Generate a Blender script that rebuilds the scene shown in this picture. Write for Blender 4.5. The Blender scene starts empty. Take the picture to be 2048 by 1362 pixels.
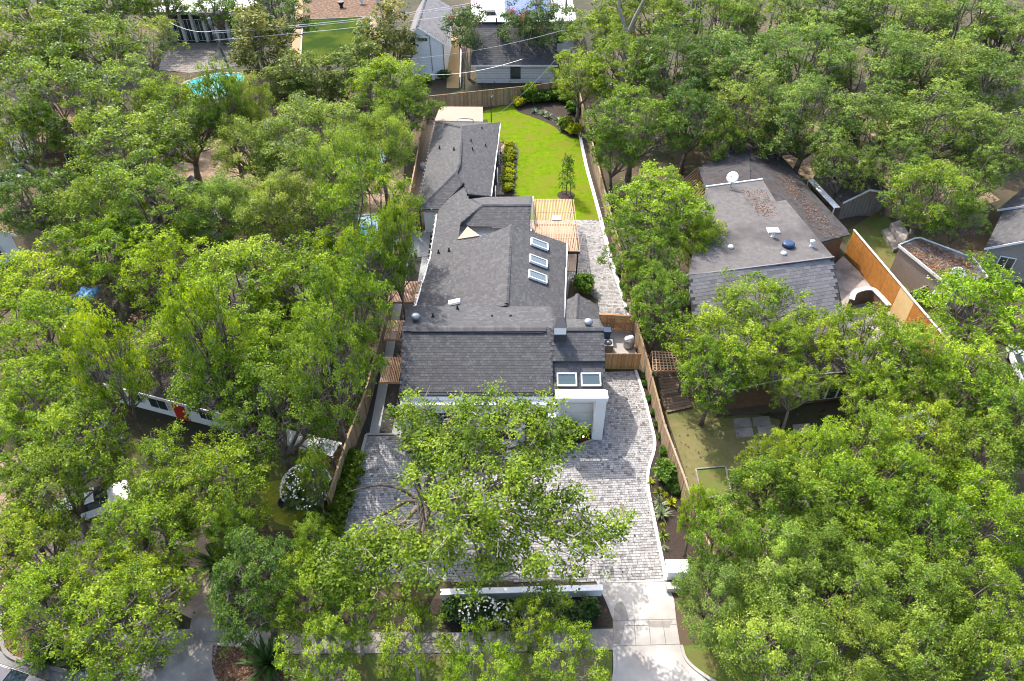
import bpy, bmesh, math, random
import numpy as np
from mathutils import Vector, Matrix

# ------------------------------------------------------------------ camera, sky, sun, exposure
scene = bpy.context.scene
F = 1420.0; CAMH = 38.0; PITCH = math.radians(41)
CP, SP = math.cos(PITCH), math.sin(PITCH)
cam_data = bpy.data.cameras.new("camera"); cam = bpy.data.objects.new("camera", cam_data)
scene.collection.objects.link(cam); scene.camera = cam
cam.location = (0, 0, CAMH); cam.rotation_euler = (math.radians(90) - PITCH, 0, 0)
cam_data.sensor_width = 36.0; cam_data.lens = 36.0 * F / 2048.0
cam_data.clip_end = 3000; cam_data.clip_start = 0.5

SUN_SHADOW = Vector((0.45, -0.82, -1.0)).normalized()
world = bpy.data.worlds.new("World"); scene.world = world; world.use_nodes = True
nt = world.node_tree; nt.nodes.clear()
sky = nt.nodes.new("ShaderNodeTexSky"); sky.sky_type = 'NISHITA'; sky.sun_disc = False
sky.sun_elevation = math.radians(46.9); sky.sun_rotation = math.radians(-28.8)
sky.dust_density = 3.0; sky.ozone_density = 0.6; sky.air_density = 0.9
bg = nt.nodes.new("ShaderNodeBackground"); bg.inputs[1].default_value = 0.15
wo = nt.nodes.new("ShaderNodeOutputWorld")
nt.links.new(sky.outputs[0], bg.inputs[0]); nt.links.new(bg.outputs[0], wo.inputs[0])
sd = bpy.data.lights.new("sun", 'SUN'); sd.energy = 2.0; sd.angle = math.radians(0.6); sd.color = (1.0, 0.95, 0.87)
so = bpy.data.objects.new("sun", sd); scene.collection.objects.link(so)
so.rotation_euler = SUN_SHADOW.to_track_quat('-Z', 'Y').to_euler(); so.location = (-20, 60, 80)
vs = scene.view_settings
vs.view_transform = 'Standard'; vs.look = 'None'; vs.gamma = 1.0; vs.exposure = 1.74; vs.use_curve_mapping = False
scene.cycles.max_bounces = 5; scene.cycles.diffuse_bounces = 3; scene.cycles.transmission_bounces = 3
scene.cycles.transparent_max_bounces = 4
scene.cycles.filter_width = 1.05
scene.cycles.use_denoising = True; scene.cycles.denoiser = 'OPENIMAGEDENOISE'; scene.cycles.denoising_input_passes = 'RGB_ALBEDO_NORMAL'; scene.cycles.denoising_prefilter = 'ACCURATE'

RND = random.Random(7)
COL = scene.collection

# ------------------------------------------------------------------ survey helper: photo pixel + height -> place on the lot
def at(px, py, z=0.0):
    u = (px - 1024) / F; v = (681 - py) / F
    dy, dz = CP + v * SP, -SP + v * CP
    t = (z - CAMH) / dz
    return Vector((u * t, dy * t, z))
def depth_of(p):
    return p.y * CP - (p.z - CAMH) * SP

# ------------------------------------------------------------------ materials
def _new(name):
    m = bpy.data.materials.new(name); m.use_nodes = True
    n = m.node_tree; n.nodes.clear()
    out = n.nodes.new("ShaderNodeOutputMaterial"); b = n.nodes.new("ShaderNodeBsdfPrincipled")
    n.links.new(b.outputs[0], out.inputs[0])
    return m, n, b, out
def c4(c): return (c[0], c[1], c[2], 1.0)
def mat(name, c1, c2=None, scale=4.0, rough=0.85, bump=0.0, metal=0.0, spec=0.3, c3=None, scale3=0.4, bscale=None, detail=6.0, lo=0.35, hi=0.65):
    """procedural surface: two colours mixed by noise, a third by a broad noise, optional relief"""
    m, n, b, out = _new(name)
    b.inputs["Roughness"].default_value = rough; b.inputs["Metallic"].default_value = metal
    b.inputs["Specular IOR Level"].default_value = spec
    tc = n.nodes.new("ShaderNodeTexCoord")
    if c2 is None: c2 = tuple(x * 0.8 for x in c1)
    no = n.nodes.new("ShaderNodeTexNoise"); no.inputs["Scale"].default_value = scale; no.inputs["Detail"].default_value = detail
    no.inputs["Roughness"].default_value = 0.65
    n.links.new(tc.outputs["Object"], no.inputs["Vector"])
    mr = n.nodes.new("ShaderNodeMapRange"); mr.inputs[1].default_value = lo; mr.inputs[2].default_value = hi
    n.links.new(no.outputs[0], mr.inputs[0])
    mx = n.nodes.new("ShaderNodeMix"); mx.data_type = 'RGBA'
    mx.inputs[6].default_value = c4(c1); mx.inputs[7].default_value = c4(c2)
    n.links.new(mr.outputs[0], mx.inputs[0])
    last = mx.outputs[2]
    if c3:
        n3 = n.nodes.new("ShaderNodeTexNoise"); n3.inputs["Scale"].default_value = scale3; n3.inputs["Detail"].default_value = 5
        n.links.new(tc.outputs["Object"], n3.inputs["Vector"])
        m3 = n.nodes.new("ShaderNodeMapRange"); m3.inputs[1].default_value = 0.45; m3.inputs[2].default_value = 0.62
        n.links.new(n3.outputs[0], m3.inputs[0])
        x3 = n.nodes.new("ShaderNodeMix"); x3.data_type = 'RGBA'; x3.inputs[7].default_value = c4(c3)
        n.links.new(m3.outputs[0], x3.inputs[0]); n.links.new(last, x3.inputs[6]); last = x3.outputs[2]
    n.links.new(last, b.inputs["Base Color"])
    if bump:
        bn = n.nodes.new("ShaderNodeTexNoise"); bn.inputs["Scale"].default_value = bscale or scale * 3; bn.inputs["Detail"].default_value = 4
        n.links.new(tc.outputs["Object"], bn.inputs["Vector"])
        bp = n.nodes.new("ShaderNodeBump"); bp.inputs["Strength"].default_value = bump; bp.inputs["Distance"].default_value = 0.05
        n.links.new(bn.outputs[0], bp.inputs["Height"]); n.links.new(bp.outputs[0], b.inputs["Normal"])
    return m
def piece_mat(name, cols, rough=0.85, grain=20.0, spec=0.25, dirt=None, dirt_scale=0.25):
    """material of loose pieces (shingle, paver, board): each piece takes its own tone from the ramp"""
    m, n, b, out = _new(name)
    b.inputs["Roughness"].default_value = rough; b.inputs["Specular IOR Level"].default_value = spec
    at_ = n.nodes.new("ShaderNodeAttribute"); at_.attribute_name = "tone"
    oi = n.nodes.new("ShaderNodeObjectInfo")
    ad = n.nodes.new("ShaderNodeMath"); ad.operation = 'ADD'; n.links.new(at_.outputs["Fac"], ad.inputs[0]); n.links.new(oi.outputs["Random"], ad.inputs[1])
    fr = n.nodes.new("ShaderNodeMath"); fr.operation = 'FRACT'; n.links.new(ad.outputs[0], fr.inputs[0])
    rp = n.nodes.new("ShaderNodeValToRGB"); cr = rp.color_ramp; cr.interpolation = 'LINEAR'
    while len(cr.elements) < len(cols): cr.elements.new(0.5)
    for i, (p, c) in enumerate(cols): cr.elements[i].position = p; cr.elements[i].color = c4(c)
    n.links.new(fr.outputs[0], rp.inputs[0])
    ge = n.nodes.new("ShaderNodeNewGeometry")
    no = n.nodes.new("ShaderNodeTexNoise"); no.inputs["Scale"].default_value = grain; no.inputs["Detail"].default_value = 4
    n.links.new(ge.outputs["Position"], no.inputs["Vector"])
    mr = n.nodes.new("ShaderNodeMapRange"); mr.inputs[1].default_value = 0.25; mr.inputs[2].default_value = 0.75; mr.inputs[3].default_value = 0.78; mr.inputs[4].default_value = 1.2
    n.links.new(no.outputs[0], mr.inputs[0])
    mx = n.nodes.new("ShaderNodeMix"); mx.data_type = 'RGBA'; mx.blend_type = 'MULTIPLY'; mx.inputs[0].default_value = 1.0
    n.links.new(rp.outputs[0], mx.inputs[6]); n.links.new(mr.outputs[0], mx.inputs[7])
    last = mx.outputs[2]
    if dirt:
        n3 = n.nodes.new("ShaderNodeTexNoise"); n3.inputs["Scale"].default_value = dirt_scale; n3.inputs["Detail"].default_value = 6
        n.links.new(ge.outputs["Position"], n3.inputs["Vector"])
        m3 = n.nodes.new("ShaderNodeMapRange"); m3.inputs[1].default_value = 0.48; m3.inputs[2].default_value = 0.75; m3.inputs[4].default_value = 0.6
        n.links.new(n3.outputs[0], m3.inputs[0])
        x3 = n.nodes.new("ShaderNodeMix"); x3.data_type = 'RGBA'; x3.inputs[7].default_value = c4(dirt)
        n.links.new(m3.outputs[0], x3.inputs[0]); n.links.new(last, x3.inputs[6]); last = x3.outputs[2]
    n.links.new(last, b.inputs["Base Color"])
    return m
def leaf_mat(name, trans=0.45):
    """leaves: the plant's own colour (object colour), each tuft and leaf a little different, light shines through"""
    m, n, b, out = _new(name)
    oi = n.nodes.new("ShaderNodeObjectInfo"); at_ = n.nodes.new("ShaderNodeAttribute"); at_.attribute_name = "tone"
    hs = n.nodes.new("ShaderNodeHueSaturation")
    n.links.new(oi.outputs["Color"], hs.inputs["Color"])
    h = n.nodes.new("ShaderNodeMapRange"); h.inputs[3].default_value = 0.525; h.inputs[4].default_value = 0.475
    n.links.new(at_.outputs["Fac"], h.inputs[0]); n.links.new(h.outputs[0], hs.inputs["Hue"])
    v = n.nodes.new("ShaderNodeMapRange"); v.inputs[3].default_value = 0.4; v.inputs[4].default_value = 2.05
    n.links.new(at_.outputs["Fac"], v.inputs[0]); n.links.new(v.outputs[0], hs.inputs["Value"])
    n.links.new(hs.outputs[0], b.inputs["Base Color"])
    b.inputs["Roughness"].default_value = 0.42; b.inputs["Specular IOR Level"].default_value = 0.13
    tr = n.nodes.new("ShaderNodeBsdfTranslucent")
    th = n.nodes.new("ShaderNodeHueSaturation"); th.inputs["Hue"].default_value = 0.485; th.inputs["Saturation"].default_value = 1.1; th.inputs["Value"].default_value = 1.25
    n.links.new(hs.outputs[0], th.inputs["Color"]); n.links.new(th.outputs[0], tr.inputs["Color"])
    ms = n.nodes.new("ShaderNodeMixShader"); ms.inputs[0].default_value = trans
    n.links.new(b.outputs[0], ms.inputs[1]); n.links.new(tr.outputs[0], ms.inputs[2]); n.links.new(ms.outputs[0], out.inputs[0])
    return m
def glass_mat(name, col, rough=0.04):
    m, n, b, out = _new(name)
    b.inputs["Base Color"].default_value = c4(col); b.inputs["Roughness"].default_value = rough
    b.inputs["Specular IOR Level"].default_value = 1.0; b.inputs["Coat Weight"].default_value = 1.0; b.inputs["Coat Roughness"].default_value = 0.02
    return m

M = {}
M['ground'] = mat('ground_soil_grass', (0.06, 0.048, 0.032), (0.035, 0.045, 0.016), 0.6, 0.95, 0.4, c3=(0.1, 0.07, 0.042), scale3=0.12, bscale=8)
M['lawn'] = mat('lawn_turf', (0.09, 0.16, 0.004), (0.145, 0.21, 0.008), 1.6, 0.95, 0.8, c3=(0.145, 0.165, 0.016), scale3=0.4, bscale=18, spec=0.03, detail=10.0)
M['verge'] = mat('verge_grass', (0.08, 0.13, 0.02), (0.13, 0.14, 0.03), 6.0, 0.9, 0.5, c3=(0.14, 0.12, 0.04), scale3=0.5, bscale=30)
M['dry_grass'] = mat('dry_grass', (0.2, 0.165, 0.075), (0.15, 0.14, 0.05), 3.0, 0.95, 0.4, c3=(0.11, 0.12, 0.035), scale3=0.3, bscale=25)
M['mulch'] = mat('dark_mulch', (0.028, 0.02, 0.016), (0.06, 0.042, 0.032), 14, 0.95, 0.7, bscale=40)
M['leaf_mulch'] = mat('leaf_mulch', (0.13, 0.07, 0.04), (0.065, 0.037, 0.024), 8, 0.95, 0.6, c3=(0.19, 0.115, 0.07), scale3=2.0, bscale=30)
M['bare'] = mat('bare_earth', (0.33, 0.24, 0.165), (0.22, 0.15, 0.095), 2.0, 0.95, 0.2, c3=(0.15, 0.105, 0.065), scale3=0.6, bscale=25)
M['pebble'] = mat('pebble_bed', (0.3, 0.24, 0.18), (0.17, 0.13, 0.1), 16, 0.9, 0.6, bscale=30)
M['concrete'] = mat('concrete', (0.47, 0.445, 0.41), (0.4, 0.375, 0.34), 1.2, 0.85, c3=(0.32, 0.295, 0.265), scale3=0.4)
M['concrete_old'] = mat('concrete_weathered', (0.36, 0.32, 0.28), (0.28, 0.245, 0.215), 1.4, 0.9, 0.0, c3=(0.2, 0.18, 0.16), scale3=0.6)
M['concrete_white'] = mat('concrete_pale', (0.66, 0.65, 0.62), (0.58, 0.57, 0.54), 3, 0.8, 0.05)
M['concrete_grey'] = mat('concrete_grey', (0.33, 0.345, 0.34), (0.29, 0.3, 0.295), 2, 0.85)
M['damp'] = mat('damp_stain', (0.2, 0.185, 0.165), (0.27, 0.25, 0.22), 3, 0.6)
M['asphalt'] = mat('asphalt', (0.17, 0.17, 0.175), (0.12, 0.12, 0.125), 3, 0.9, 0.15, c3=(0.21, 0.2, 0.19), scale3=0.3, bscale=40)
M['black_gravel'] = mat('black_gravel', (0.03, 0.027, 0.025), (0.07, 0.065, 0.06), 26, 0.9, 0.8, bscale=40)
M['joint'] = mat('joint_sand', (0.2, 0.19, 0.18), (0.26, 0.245, 0.23), 10, 0.95)
M['stucco'] = mat('white_stucco', (0.82, 0.82, 0.8), (0.78, 0.78, 0.77), 1.5, 0.85)
M['white_paint'] = mat('white_paint', (0.8, 0.8, 0.78), (0.76, 0.76, 0.74), 2, 0.5)
M['siding'] = mat('pale_siding', (0.68, 0.66, 0.61), (0.62, 0.6, 0.55), 2, 0.6)
M['grey_siding'] = mat('grey_brown_siding', (0.3, 0.265, 0.23), (0.25, 0.22, 0.19), 3, 0.7)
M['brown_siding'] = mat('brown_siding', (0.2, 0.125, 0.075), (0.14, 0.085, 0.05), 3, 0.75)
M['brick'] = mat('brown_brick', (0.26, 0.2, 0.165), (0.2, 0.15, 0.12), 8, 0.85, 0.2)
M['roof_base'] = mat('roof_underlay', (0.055, 0.055, 0.06), (0.04, 0.04, 0.045), 6, 0.9)
M['flat_roof'] = mat('flat_roof_felt', (0.145, 0.132, 0.126), (0.1, 0.092, 0.088), 2.2, 0.9, 0.15, c3=(0.072, 0.066, 0.064), scale3=0.3, bscale=30)
M['dark_felt'] = mat('dark_felt', (0.09, 0.08, 0.078), (0.06, 0.055, 0.055), 3.0, 0.9, 0.2, c3=(0.17, 0.15, 0.14), scale3=0.6, bscale=30)
M['metal_roof'] = mat('tan_metal_roof', (0.3, 0.22, 0.155), (0.275, 0.205, 0.145), 1.0, 0.5)
M['black'] = mat('black_metal', (0.018, 0.018, 0.02), (0.03, 0.03, 0.03), 5, 0.45)
M['grey_metal'] = mat('galvanised', (0.4, 0.41, 0.42), (0.3, 0.31, 0.32), 6, 0.4, metal=0.6)
M['steel_edge'] = mat('concrete_edge', (0.56, 0.55, 0.53), (0.5, 0.49, 0.47), 4, 0.8)
M['glass'] = glass_mat('window_glass', (0.03, 0.045, 0.05))
M['sky_glass'] = glass_mat('skylight_glass', (0.07, 0.1, 0.095))
M['blue_roof'] = mat('blue_metal', (0.07, 0.12, 0.33), (0.06, 0.105, 0.3), 2, 0.5)
M['dark'] = mat('dark_interior', (0.03, 0.03, 0.032), (0.04, 0.04, 0.04), 3, 0.8)
M['wood_floor'] = mat('oak_floor', (0.42, 0.22, 0.09), (0.36, 0.19, 0.08), 5, 0.5)
M['cedar'] = piece_mat('cedar_slat', [(0, (0.36, 0.2, 0.11)), (0.5, (0.5, 0.3, 0.18)), (1, (0.42, 0.25, 0.15))], 0.7, 12)
M['pine'] = piece_mat('pine_slat', [(0, (0.36, 0.21, 0.125)), (0.5, (0.46, 0.29, 0.18)), (1, (0.4, 0.255, 0.16))], 0.7, 12)
M['fence'] = piece_mat('fence_board', [(0, (0.2, 0.13, 0.075)), (0.3, (0.29, 0.195, 0.11)), (0.7, (0.35, 0.245, 0.15)), (0.9, (0.3, 0.235, 0.17)), (1, (0.24, 0.18, 0.12))], 0.85, 5, dirt=(0.2, 0.16, 0.12), dirt_scale=0.8)
M['gate'] = piece_mat('gate_board', [(0, (0.3, 0.15, 0.065)), (0.4, (0.42, 0.23, 0.1)), (0.75, (0.55, 0.34, 0.16)), (1, (0.36, 0.19, 0.08))], 0.8, 9)
M['old_fence'] = piece_mat('old_fence_board', [(0, (0.1, 0.07, 0.05)), (0.5, (0.15, 0.11, 0.08)), (1, (0.2, 0.15, 0.11))], 0.9, 9)
M['orange_ply'] = piece_mat('stained_panel', [(0, (0.36, 0.15, 0.03)), (0.5, (0.42, 0.18, 0.04)), (1, (0.33, 0.13, 0.028))], 0.7, 3)
M['new_ply'] = mat('fresh_plywood', (0.62, 0.44, 0.2), (0.55, 0.38, 0.17), 2, 0.7)
M['shingle'] = piece_mat('roof_shingle', [(0, (0.06, 0.0592, 0.0615)), (0.4, (0.071, 0.07, 0.0725)), (0.75, (0.081, 0.08, 0.082)), (0.93, (0.099, 0.0975, 0.099)), (1, (0.064, 0.063, 0.065))], 0.82, 16, 0.3)
M['shingle_pale'] = piece_mat('pale_shingle', [(0, (0.13, 0.126, 0.127)), (0.5, (0.2, 0.19, 0.19)), (1, (0.165, 0.157, 0.158))], 0.85, 16)
M['shingle_brown'] = piece_mat('brown_shingle', [(0, (0.04, 0.037, 0.037)), (0.5, (0.07, 0.064, 0.063)), (1, (0.055, 0.05, 0.049))], 0.9, 12, dirt=(0.05, 0.034, 0.027))
M['clay_tile'] = piece_mat('brown_tile', [(0, (0.16, 0.09, 0.06)), (0.5, (0.24, 0.14, 0.095)), (1, (0.2, 0.115, 0.08))], 0.85, 10)
M['paver'] = piece_mat('paver_stone', [(0, (0.12, 0.115, 0.113)), (0.06, (0.21, 0.203, 0.198)), (0.25, (0.285, 0.276, 0.268)), (0.6, (0.34, 0.329, 0.319)), (0.95, (0.395, 0.382, 0.37)), (1, (0.22, 0.212, 0.205))], 0.85, 10, 0.25, dirt=(0.22, 0.21, 0.2), dirt_scale=0.3)
M['stone_slab'] = piece_mat('patio_slab', [(0, (0.17, 0.145, 0.12)), (0.5, (0.24, 0.21, 0.18)), (1, (0.2, 0.175, 0.15))], 0.85, 5)
M['rock'] = piece_mat('river_rock', [(0, (0.25, 0.16, 0.1)), (0.5, (0.4, 0.3, 0.22)), (1, (0.5, 0.44, 0.38))], 0.8, 10)
M['litter'] = piece_mat('dead_leaf', [(0, (0.07, 0.035, 0.02)), (0.5, (0.15, 0.08, 0.045)), (1, (0.25, 0.155, 0.095))], 0.9, 10)
M['leaf'] = leaf_mat('leaf', 0.4)
M['needle'] = leaf_mat('blade_leaf', 0.3)
M['bark'] = mat('bark', (0.17, 0.135, 0.1), (0.1, 0.075, 0.055), 9, 0.95, 0.6, c3=(0.24, 0.2, 0.16), scale3=1.5)
M['pale_bark'] = mat('pale_bark', (0.36, 0.31, 0.26), (0.24, 0.2, 0.165), 9, 0.95, 0.3)
M['flower_pink'] = mat('pink_petal', (0.6, 0.06, 0.1), (0.5, 0.1, 0.16), 9, 0.7)
M['flower_white'] = mat('white_petal', (0.8, 0.8, 0.74), (0.7, 0.7, 0.6), 9, 0.7)
M['pool'] = None
m_, n_, b_, o_ = _new('pool_water'); b_.inputs["Base Color"].default_value = (0.06, 0.42, 0.45, 1); b_.inputs["Roughness"].default_value = 0.08
tn = n_.nodes.new("ShaderNodeTexNoise"); tn.inputs["Scale"].default_value = 3; bpn = n_.nodes.new("ShaderNodeBump"); bpn.inputs["Strength"].default_value = 0.3
n_.links.new(tn.outputs[0], bpn.inputs["Height"]); n_.links.new(bpn.outputs[0], b_.inputs["Normal"]); M['pool'] = m_
def paint(name, col, rough=0.25, coat=0.6):
    m, n, b, out = _new(name); b.inputs["Base Color"].default_value = c4(col); b.inputs["Roughness"].default_value = rough; b.inputs["Coat Weight"].default_value = coat
    return m
M['car_white'] = paint('car_paint_white', (0.75, 0.76, 0.78)); M['car_dark'] = paint('car_paint_dark', (0.02, 0.024, 0.04)); M['car_silver'] = paint('car_paint_silver', (0.5, 0.52, 0.54), 0.25)
M['tyre'] = mat('rubber', (0.02, 0.02, 0.02), (0.03, 0.03, 0.03), 6, 0.9)
M['red'] = paint('red_paint', (0.5, 0.03, 0.02), 0.5, 0.2)
M['tarp'] = mat('blue_tarp', (0.1, 0.3, 0.62), (0.14, 0.38, 0.7), 3, 0.55, 0.3)
M['white_fabric'] = mat('white_sheet', (0.72, 0.74, 0.76), (0.62, 0.65, 0.68), 3, 0.7, 0.3)
M['lamp'] = None
m_, n_, b_, o_ = _new('lamp_glow'); b_.inputs["Base Color"].default_value = (1, .75, .4, 1); b_.inputs["Emission Color"].default_value = (1, .7, .35, 1); b_.inputs["Emission Strength"].default_value = 2.5; M['lamp'] = m_

# ------------------------------------------------------------------ mesh helpers
def link(o): COL.objects.link(o); return o
def tag(o, label=None, cat=None, group=None, kind=None):
    if label: o["label"] = label
    if cat: o["category"] = cat
    if group: o["group"] = group
    if kind: o["kind"] = kind
    return o
def thing(name, label, cat, loc=(0, 0, 0), group=None, rz=0.0):
    o = bpy.data.objects.new(name, None); link(o); o.empty_display_size = 0.3
    o.location = loc; o.rotation_euler = (0, 0, rz)
    return tag(o, label, cat, group)
def adopt(o, parent, world=True):
    """parent o; world=True: mesh is in world coordinates"""
    o.parent = parent
    if world and parent is not None and parent.parent is None:
        o.matrix_parent_inverse = Matrix.LocRotScale(parent.location, parent.rotation_euler, parent.scale).inverted()
class MB:
    def __init__(s): s.v = []; s.f = []; s.t = []
    def add(s, verts, faces, tone=None):
        b = len(s.v); s.v += [tuple(p) for p in verts]; s.f += [tuple(i + b for i in f) for f in faces]
        s.t += [tone if tone is not None else 0.0] * len(faces); return s
    def box(s, c, d, rz=0.0, tone=None, rx=0.0, ry=0.0):
        R_ = Matrix.Rotation(rz, 3, 'Z') @ Matrix.Rotation(ry, 3, 'Y') @ Matrix.Rotation(rx, 3, 'X')
        vs_ = [Vector(c) + R_ @ Vector((sx * d[0] / 2, sy * d[1] / 2, sz * d[2] / 2)) for sx in (-1, 1) for sy in (-1, 1) for sz in (-1, 1)]
        return s.add(vs_, [(0, 1, 3, 2), (4, 6, 7, 5), (0, 4, 5, 1), (2, 3, 7, 6), (0, 2, 6, 4), (1, 5, 7, 3)], tone)
    def beam(s, a, b, w, h, tone=None):
        a = Vector(a); b = Vector(b); d = b - a
        x = d.normalized(); y = Vector((0, 0, 1)).cross(x)
        if y.length < 1e-4: y = Vector((0, 1, 0))
        y.normalize(); z = x.cross(y)
        vs_ = [p + y * (sy * w / 2) + z * (sz * h / 2) for p in (a, b) for sy in (-1, 1) for sz in (-1, 1)]
        return s.add(vs_, [(0, 1, 3, 2), (4, 6, 7, 5), (0, 4, 5, 1), (2, 3, 7, 6), (0, 2, 6, 4), (1, 5, 7, 3)], tone)
    def prism(s, pts, z0, z1, tone=None):
        n = len(pts); a = sum(pts[i][0] * pts[(i + 1) % n][1] - pts[(i + 1) % n][0] * pts[i][1] for i in range(n))
        if a < 0: pts = pts[::-1]
        vs_ = [(p[0], p[1], z0) for p in pts] + [(p[0], p[1], z1) for p in pts]
        return s.add(vs_, [tuple(range(n - 1, -1, -1)), tuple(range(n, 2 * n))] + [(i, (i + 1) % n, n + (i + 1) % n, n + i) for i in range(n)], tone)
    def slab(s, pts, th, tone=None):
        """sloped polygon with thickness measured straight down"""
        n = len(pts); vs_ = [tuple(p) for p in pts] + [(p[0], p[1], p[2] - th) for p in pts]
        a = sum(pts[i][0] * pts[(i + 1) % n][1] - pts[(i + 1) % n][0] * pts[i][1] for i in range(n))
        top = tuple(range(n)) if a > 0 else tuple(range(n - 1, -1, -1)); bot = tuple(reversed([i + n for i in top]))
        sides = [(i, i + n, (i + 1) % n + n, (i + 1) % n) if a > 0 else (i, (i + 1) % n, (i + 1) % n + n, i + n) for i in range(n)]
        return s.add(vs_, [top, bot] + sides, tone)
    def tube(s, pts, rad, n=6, tone=None, cap=True):
        pts = [Vector(p) for p in pts]; k = len(pts)
        if not hasattr(rad, '__len__'): rad = [rad] * k
        rings = []; ref = Vector((0.3, 0.2, 1)).normalized()
        for i, p in enumerate(pts):
            d = (pts[min(i + 1, k - 1)] - pts[max(i - 1, 0)]).normalized()
            x = d.cross(ref)
            if x.length < 0.05: x = d.cross(Vector((1, 0, 0)))
            x.normalize(); y = d.cross(x)
            rings.append([p + (x * math.cos(2 * math.pi * j / n) + y * math.sin(2 * math.pi * j / n)) * rad[i] for j in range(n)])
        vs_ = [q for r in rings for q in r]
        fs = [(i * n + j, i * n + (j + 1) % n, (i + 1) * n + (j + 1) % n, (i + 1) * n + j) for i in range(k - 1) for j in range(n)]
        if cap: fs += [tuple(range(n - 1, -1, -1)), tuple(range((k - 1) * n, k * n))]
        return s.add(vs_, fs, tone)
    def lathe(s, c, prof, n=16, tone=None):
        vs_ = [(c[0] + r * math.cos(2 * math.pi * j / n), c[1] + r * math.sin(2 * math.pi * j / n), c[2] + z) for r, z in prof for j in range(n)]
        k = len(prof)
        fs = [(i * n + j, i * n + (j + 1) % n, (i + 1) * n + (j + 1) % n, (i + 1) * n + j) for i in range(k - 1) for j in range(n)]
        fs += [tuple(range(n - 1, -1, -1)), tuple(range((k - 1) * n, k * n))]
        return s.add(vs_, fs, tone)
    def mesh(s, name):
        me = bpy.data.meshes.new(name); me.from_pydata(s.v, [], s.f)
        if any(s.t):
            a = me.attributes.new("tone", 'FLOAT', 'FACE'); a.data.foreach_set("value", np.array(s.t, dtype=np.float32))
        me.update(); return me
    def build(s, name, material, parent=None, smooth=False, world=True):
        me = s.mesh(name); me.materials.append(M[material] if isinstance(material, str) else material)
        if smooth: me.polygons.foreach_set("use_smooth", [True] * len(me.polygons))
        o = bpy.data.objects.new(name, me); link(o)
        if parent is not None: adopt(o, parent, world)
        return o
def bevel(o, w=0.02, seg=2):
    b = o.modifiers.new("bevel", 'BEVEL'); b.width = w; b.segments = seg; b.limit_method = 'ANGLE'; return o
def copy_mesh(name, me, loc, parent, world=True, rz=0.0, scale=None):
    o = bpy.data.objects.new(name, me); link(o)
    o.location = loc
    if rz: o.rotation_euler = (0, 0, rz)
    if scale: o.scale = scale
    if parent is not None: adopt(o, parent, world)
    return o
def inside(x, y, poly):
    r = False; j = len(poly) - 1
    for i in range(len(poly)):
        xi, yi = poly[i][0], poly[i][1]; xj, yj = poly[j][0], poly[j][1]
        if (yi > y) != (yj > y) and x < (xj - xi) * (y - yi) / (yj - yi + 1e-12) + xi: r = not r
        j = i
    return r
def G(*pp, z=0.0): return [at(x, y, z) for x, y in pp]
NOGROW = []
def sheet(name, pts, z, material, th=None, parent=None):
    NOGROW.append([(p[0], p[1]) for p in pts])
    """flat piece of the setting, top at z"""
    o = MB().prism([(p[0], p[1]) for p in pts], (z - th) if th else -0.3, z).build(name, material, parent)
    if parent is None: tag(o, kind='structure')
    return o
def smooth_line(pts, k=6):
    """Catmull-Rom through pts"""
    pts = [Vector(p) for p in pts]; out = []
    for i in range(len(pts) - 1):
        p0 = pts[max(i - 1, 0)]; p1 = pts[i]; p2 = pts[i + 1]; p3 = pts[min(i + 2, len(pts) - 1)]
        for j in range(k):
            t = j / k
            out.append(0.5 * ((2 * p1) + (p2 - p0) * t + (2 * p0 - 5 * p1 + 4 * p2 - p3) * t * t + (3 * p1 - p0 - 3 * p2 + p3) * t ** 3))
    out.append(pts[-1]); return out
def sweep(mb, pts, w, z0, z1, tone=None):
    """kerb or edging along a ground line"""
    n = len(pts); L = []; R_ = []
    for i in range(n):
        d = (Vector(pts[min(i + 1, n - 1)]) - Vector(pts[max(i - 1, 0)])); d.z = 0; d.normalize(); s_ = Vector((-d.y, d.x, 0))
        L.append(Vector(pts[i]) + s_ * w / 2); R_.append(Vector(pts[i]) - s_ * w / 2)
    vs_ = []
    for i in range(n): vs_ += [(L[i].x, L[i].y, z0), (L[i].x, L[i].y, z1), (R_[i].x, R_[i].y, z1), (R_[i].x, R_[i].y, z0)]
    fs = []
    for i in range(n - 1):
        a = i * 4; b = a + 4
        fs += [(a, a + 1, b + 1, b), (a + 1, a + 2, b + 2, b + 1), (a + 2, a + 3, b + 3, b + 2)]
    fs += [(3, 2, 1, 0), ((n - 1) * 4, (n - 1) * 4 + 1, (n - 1) * 4 + 2, (n - 1) * 4 + 3)]
    mb.add(vs_, fs, tone); return mb

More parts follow.
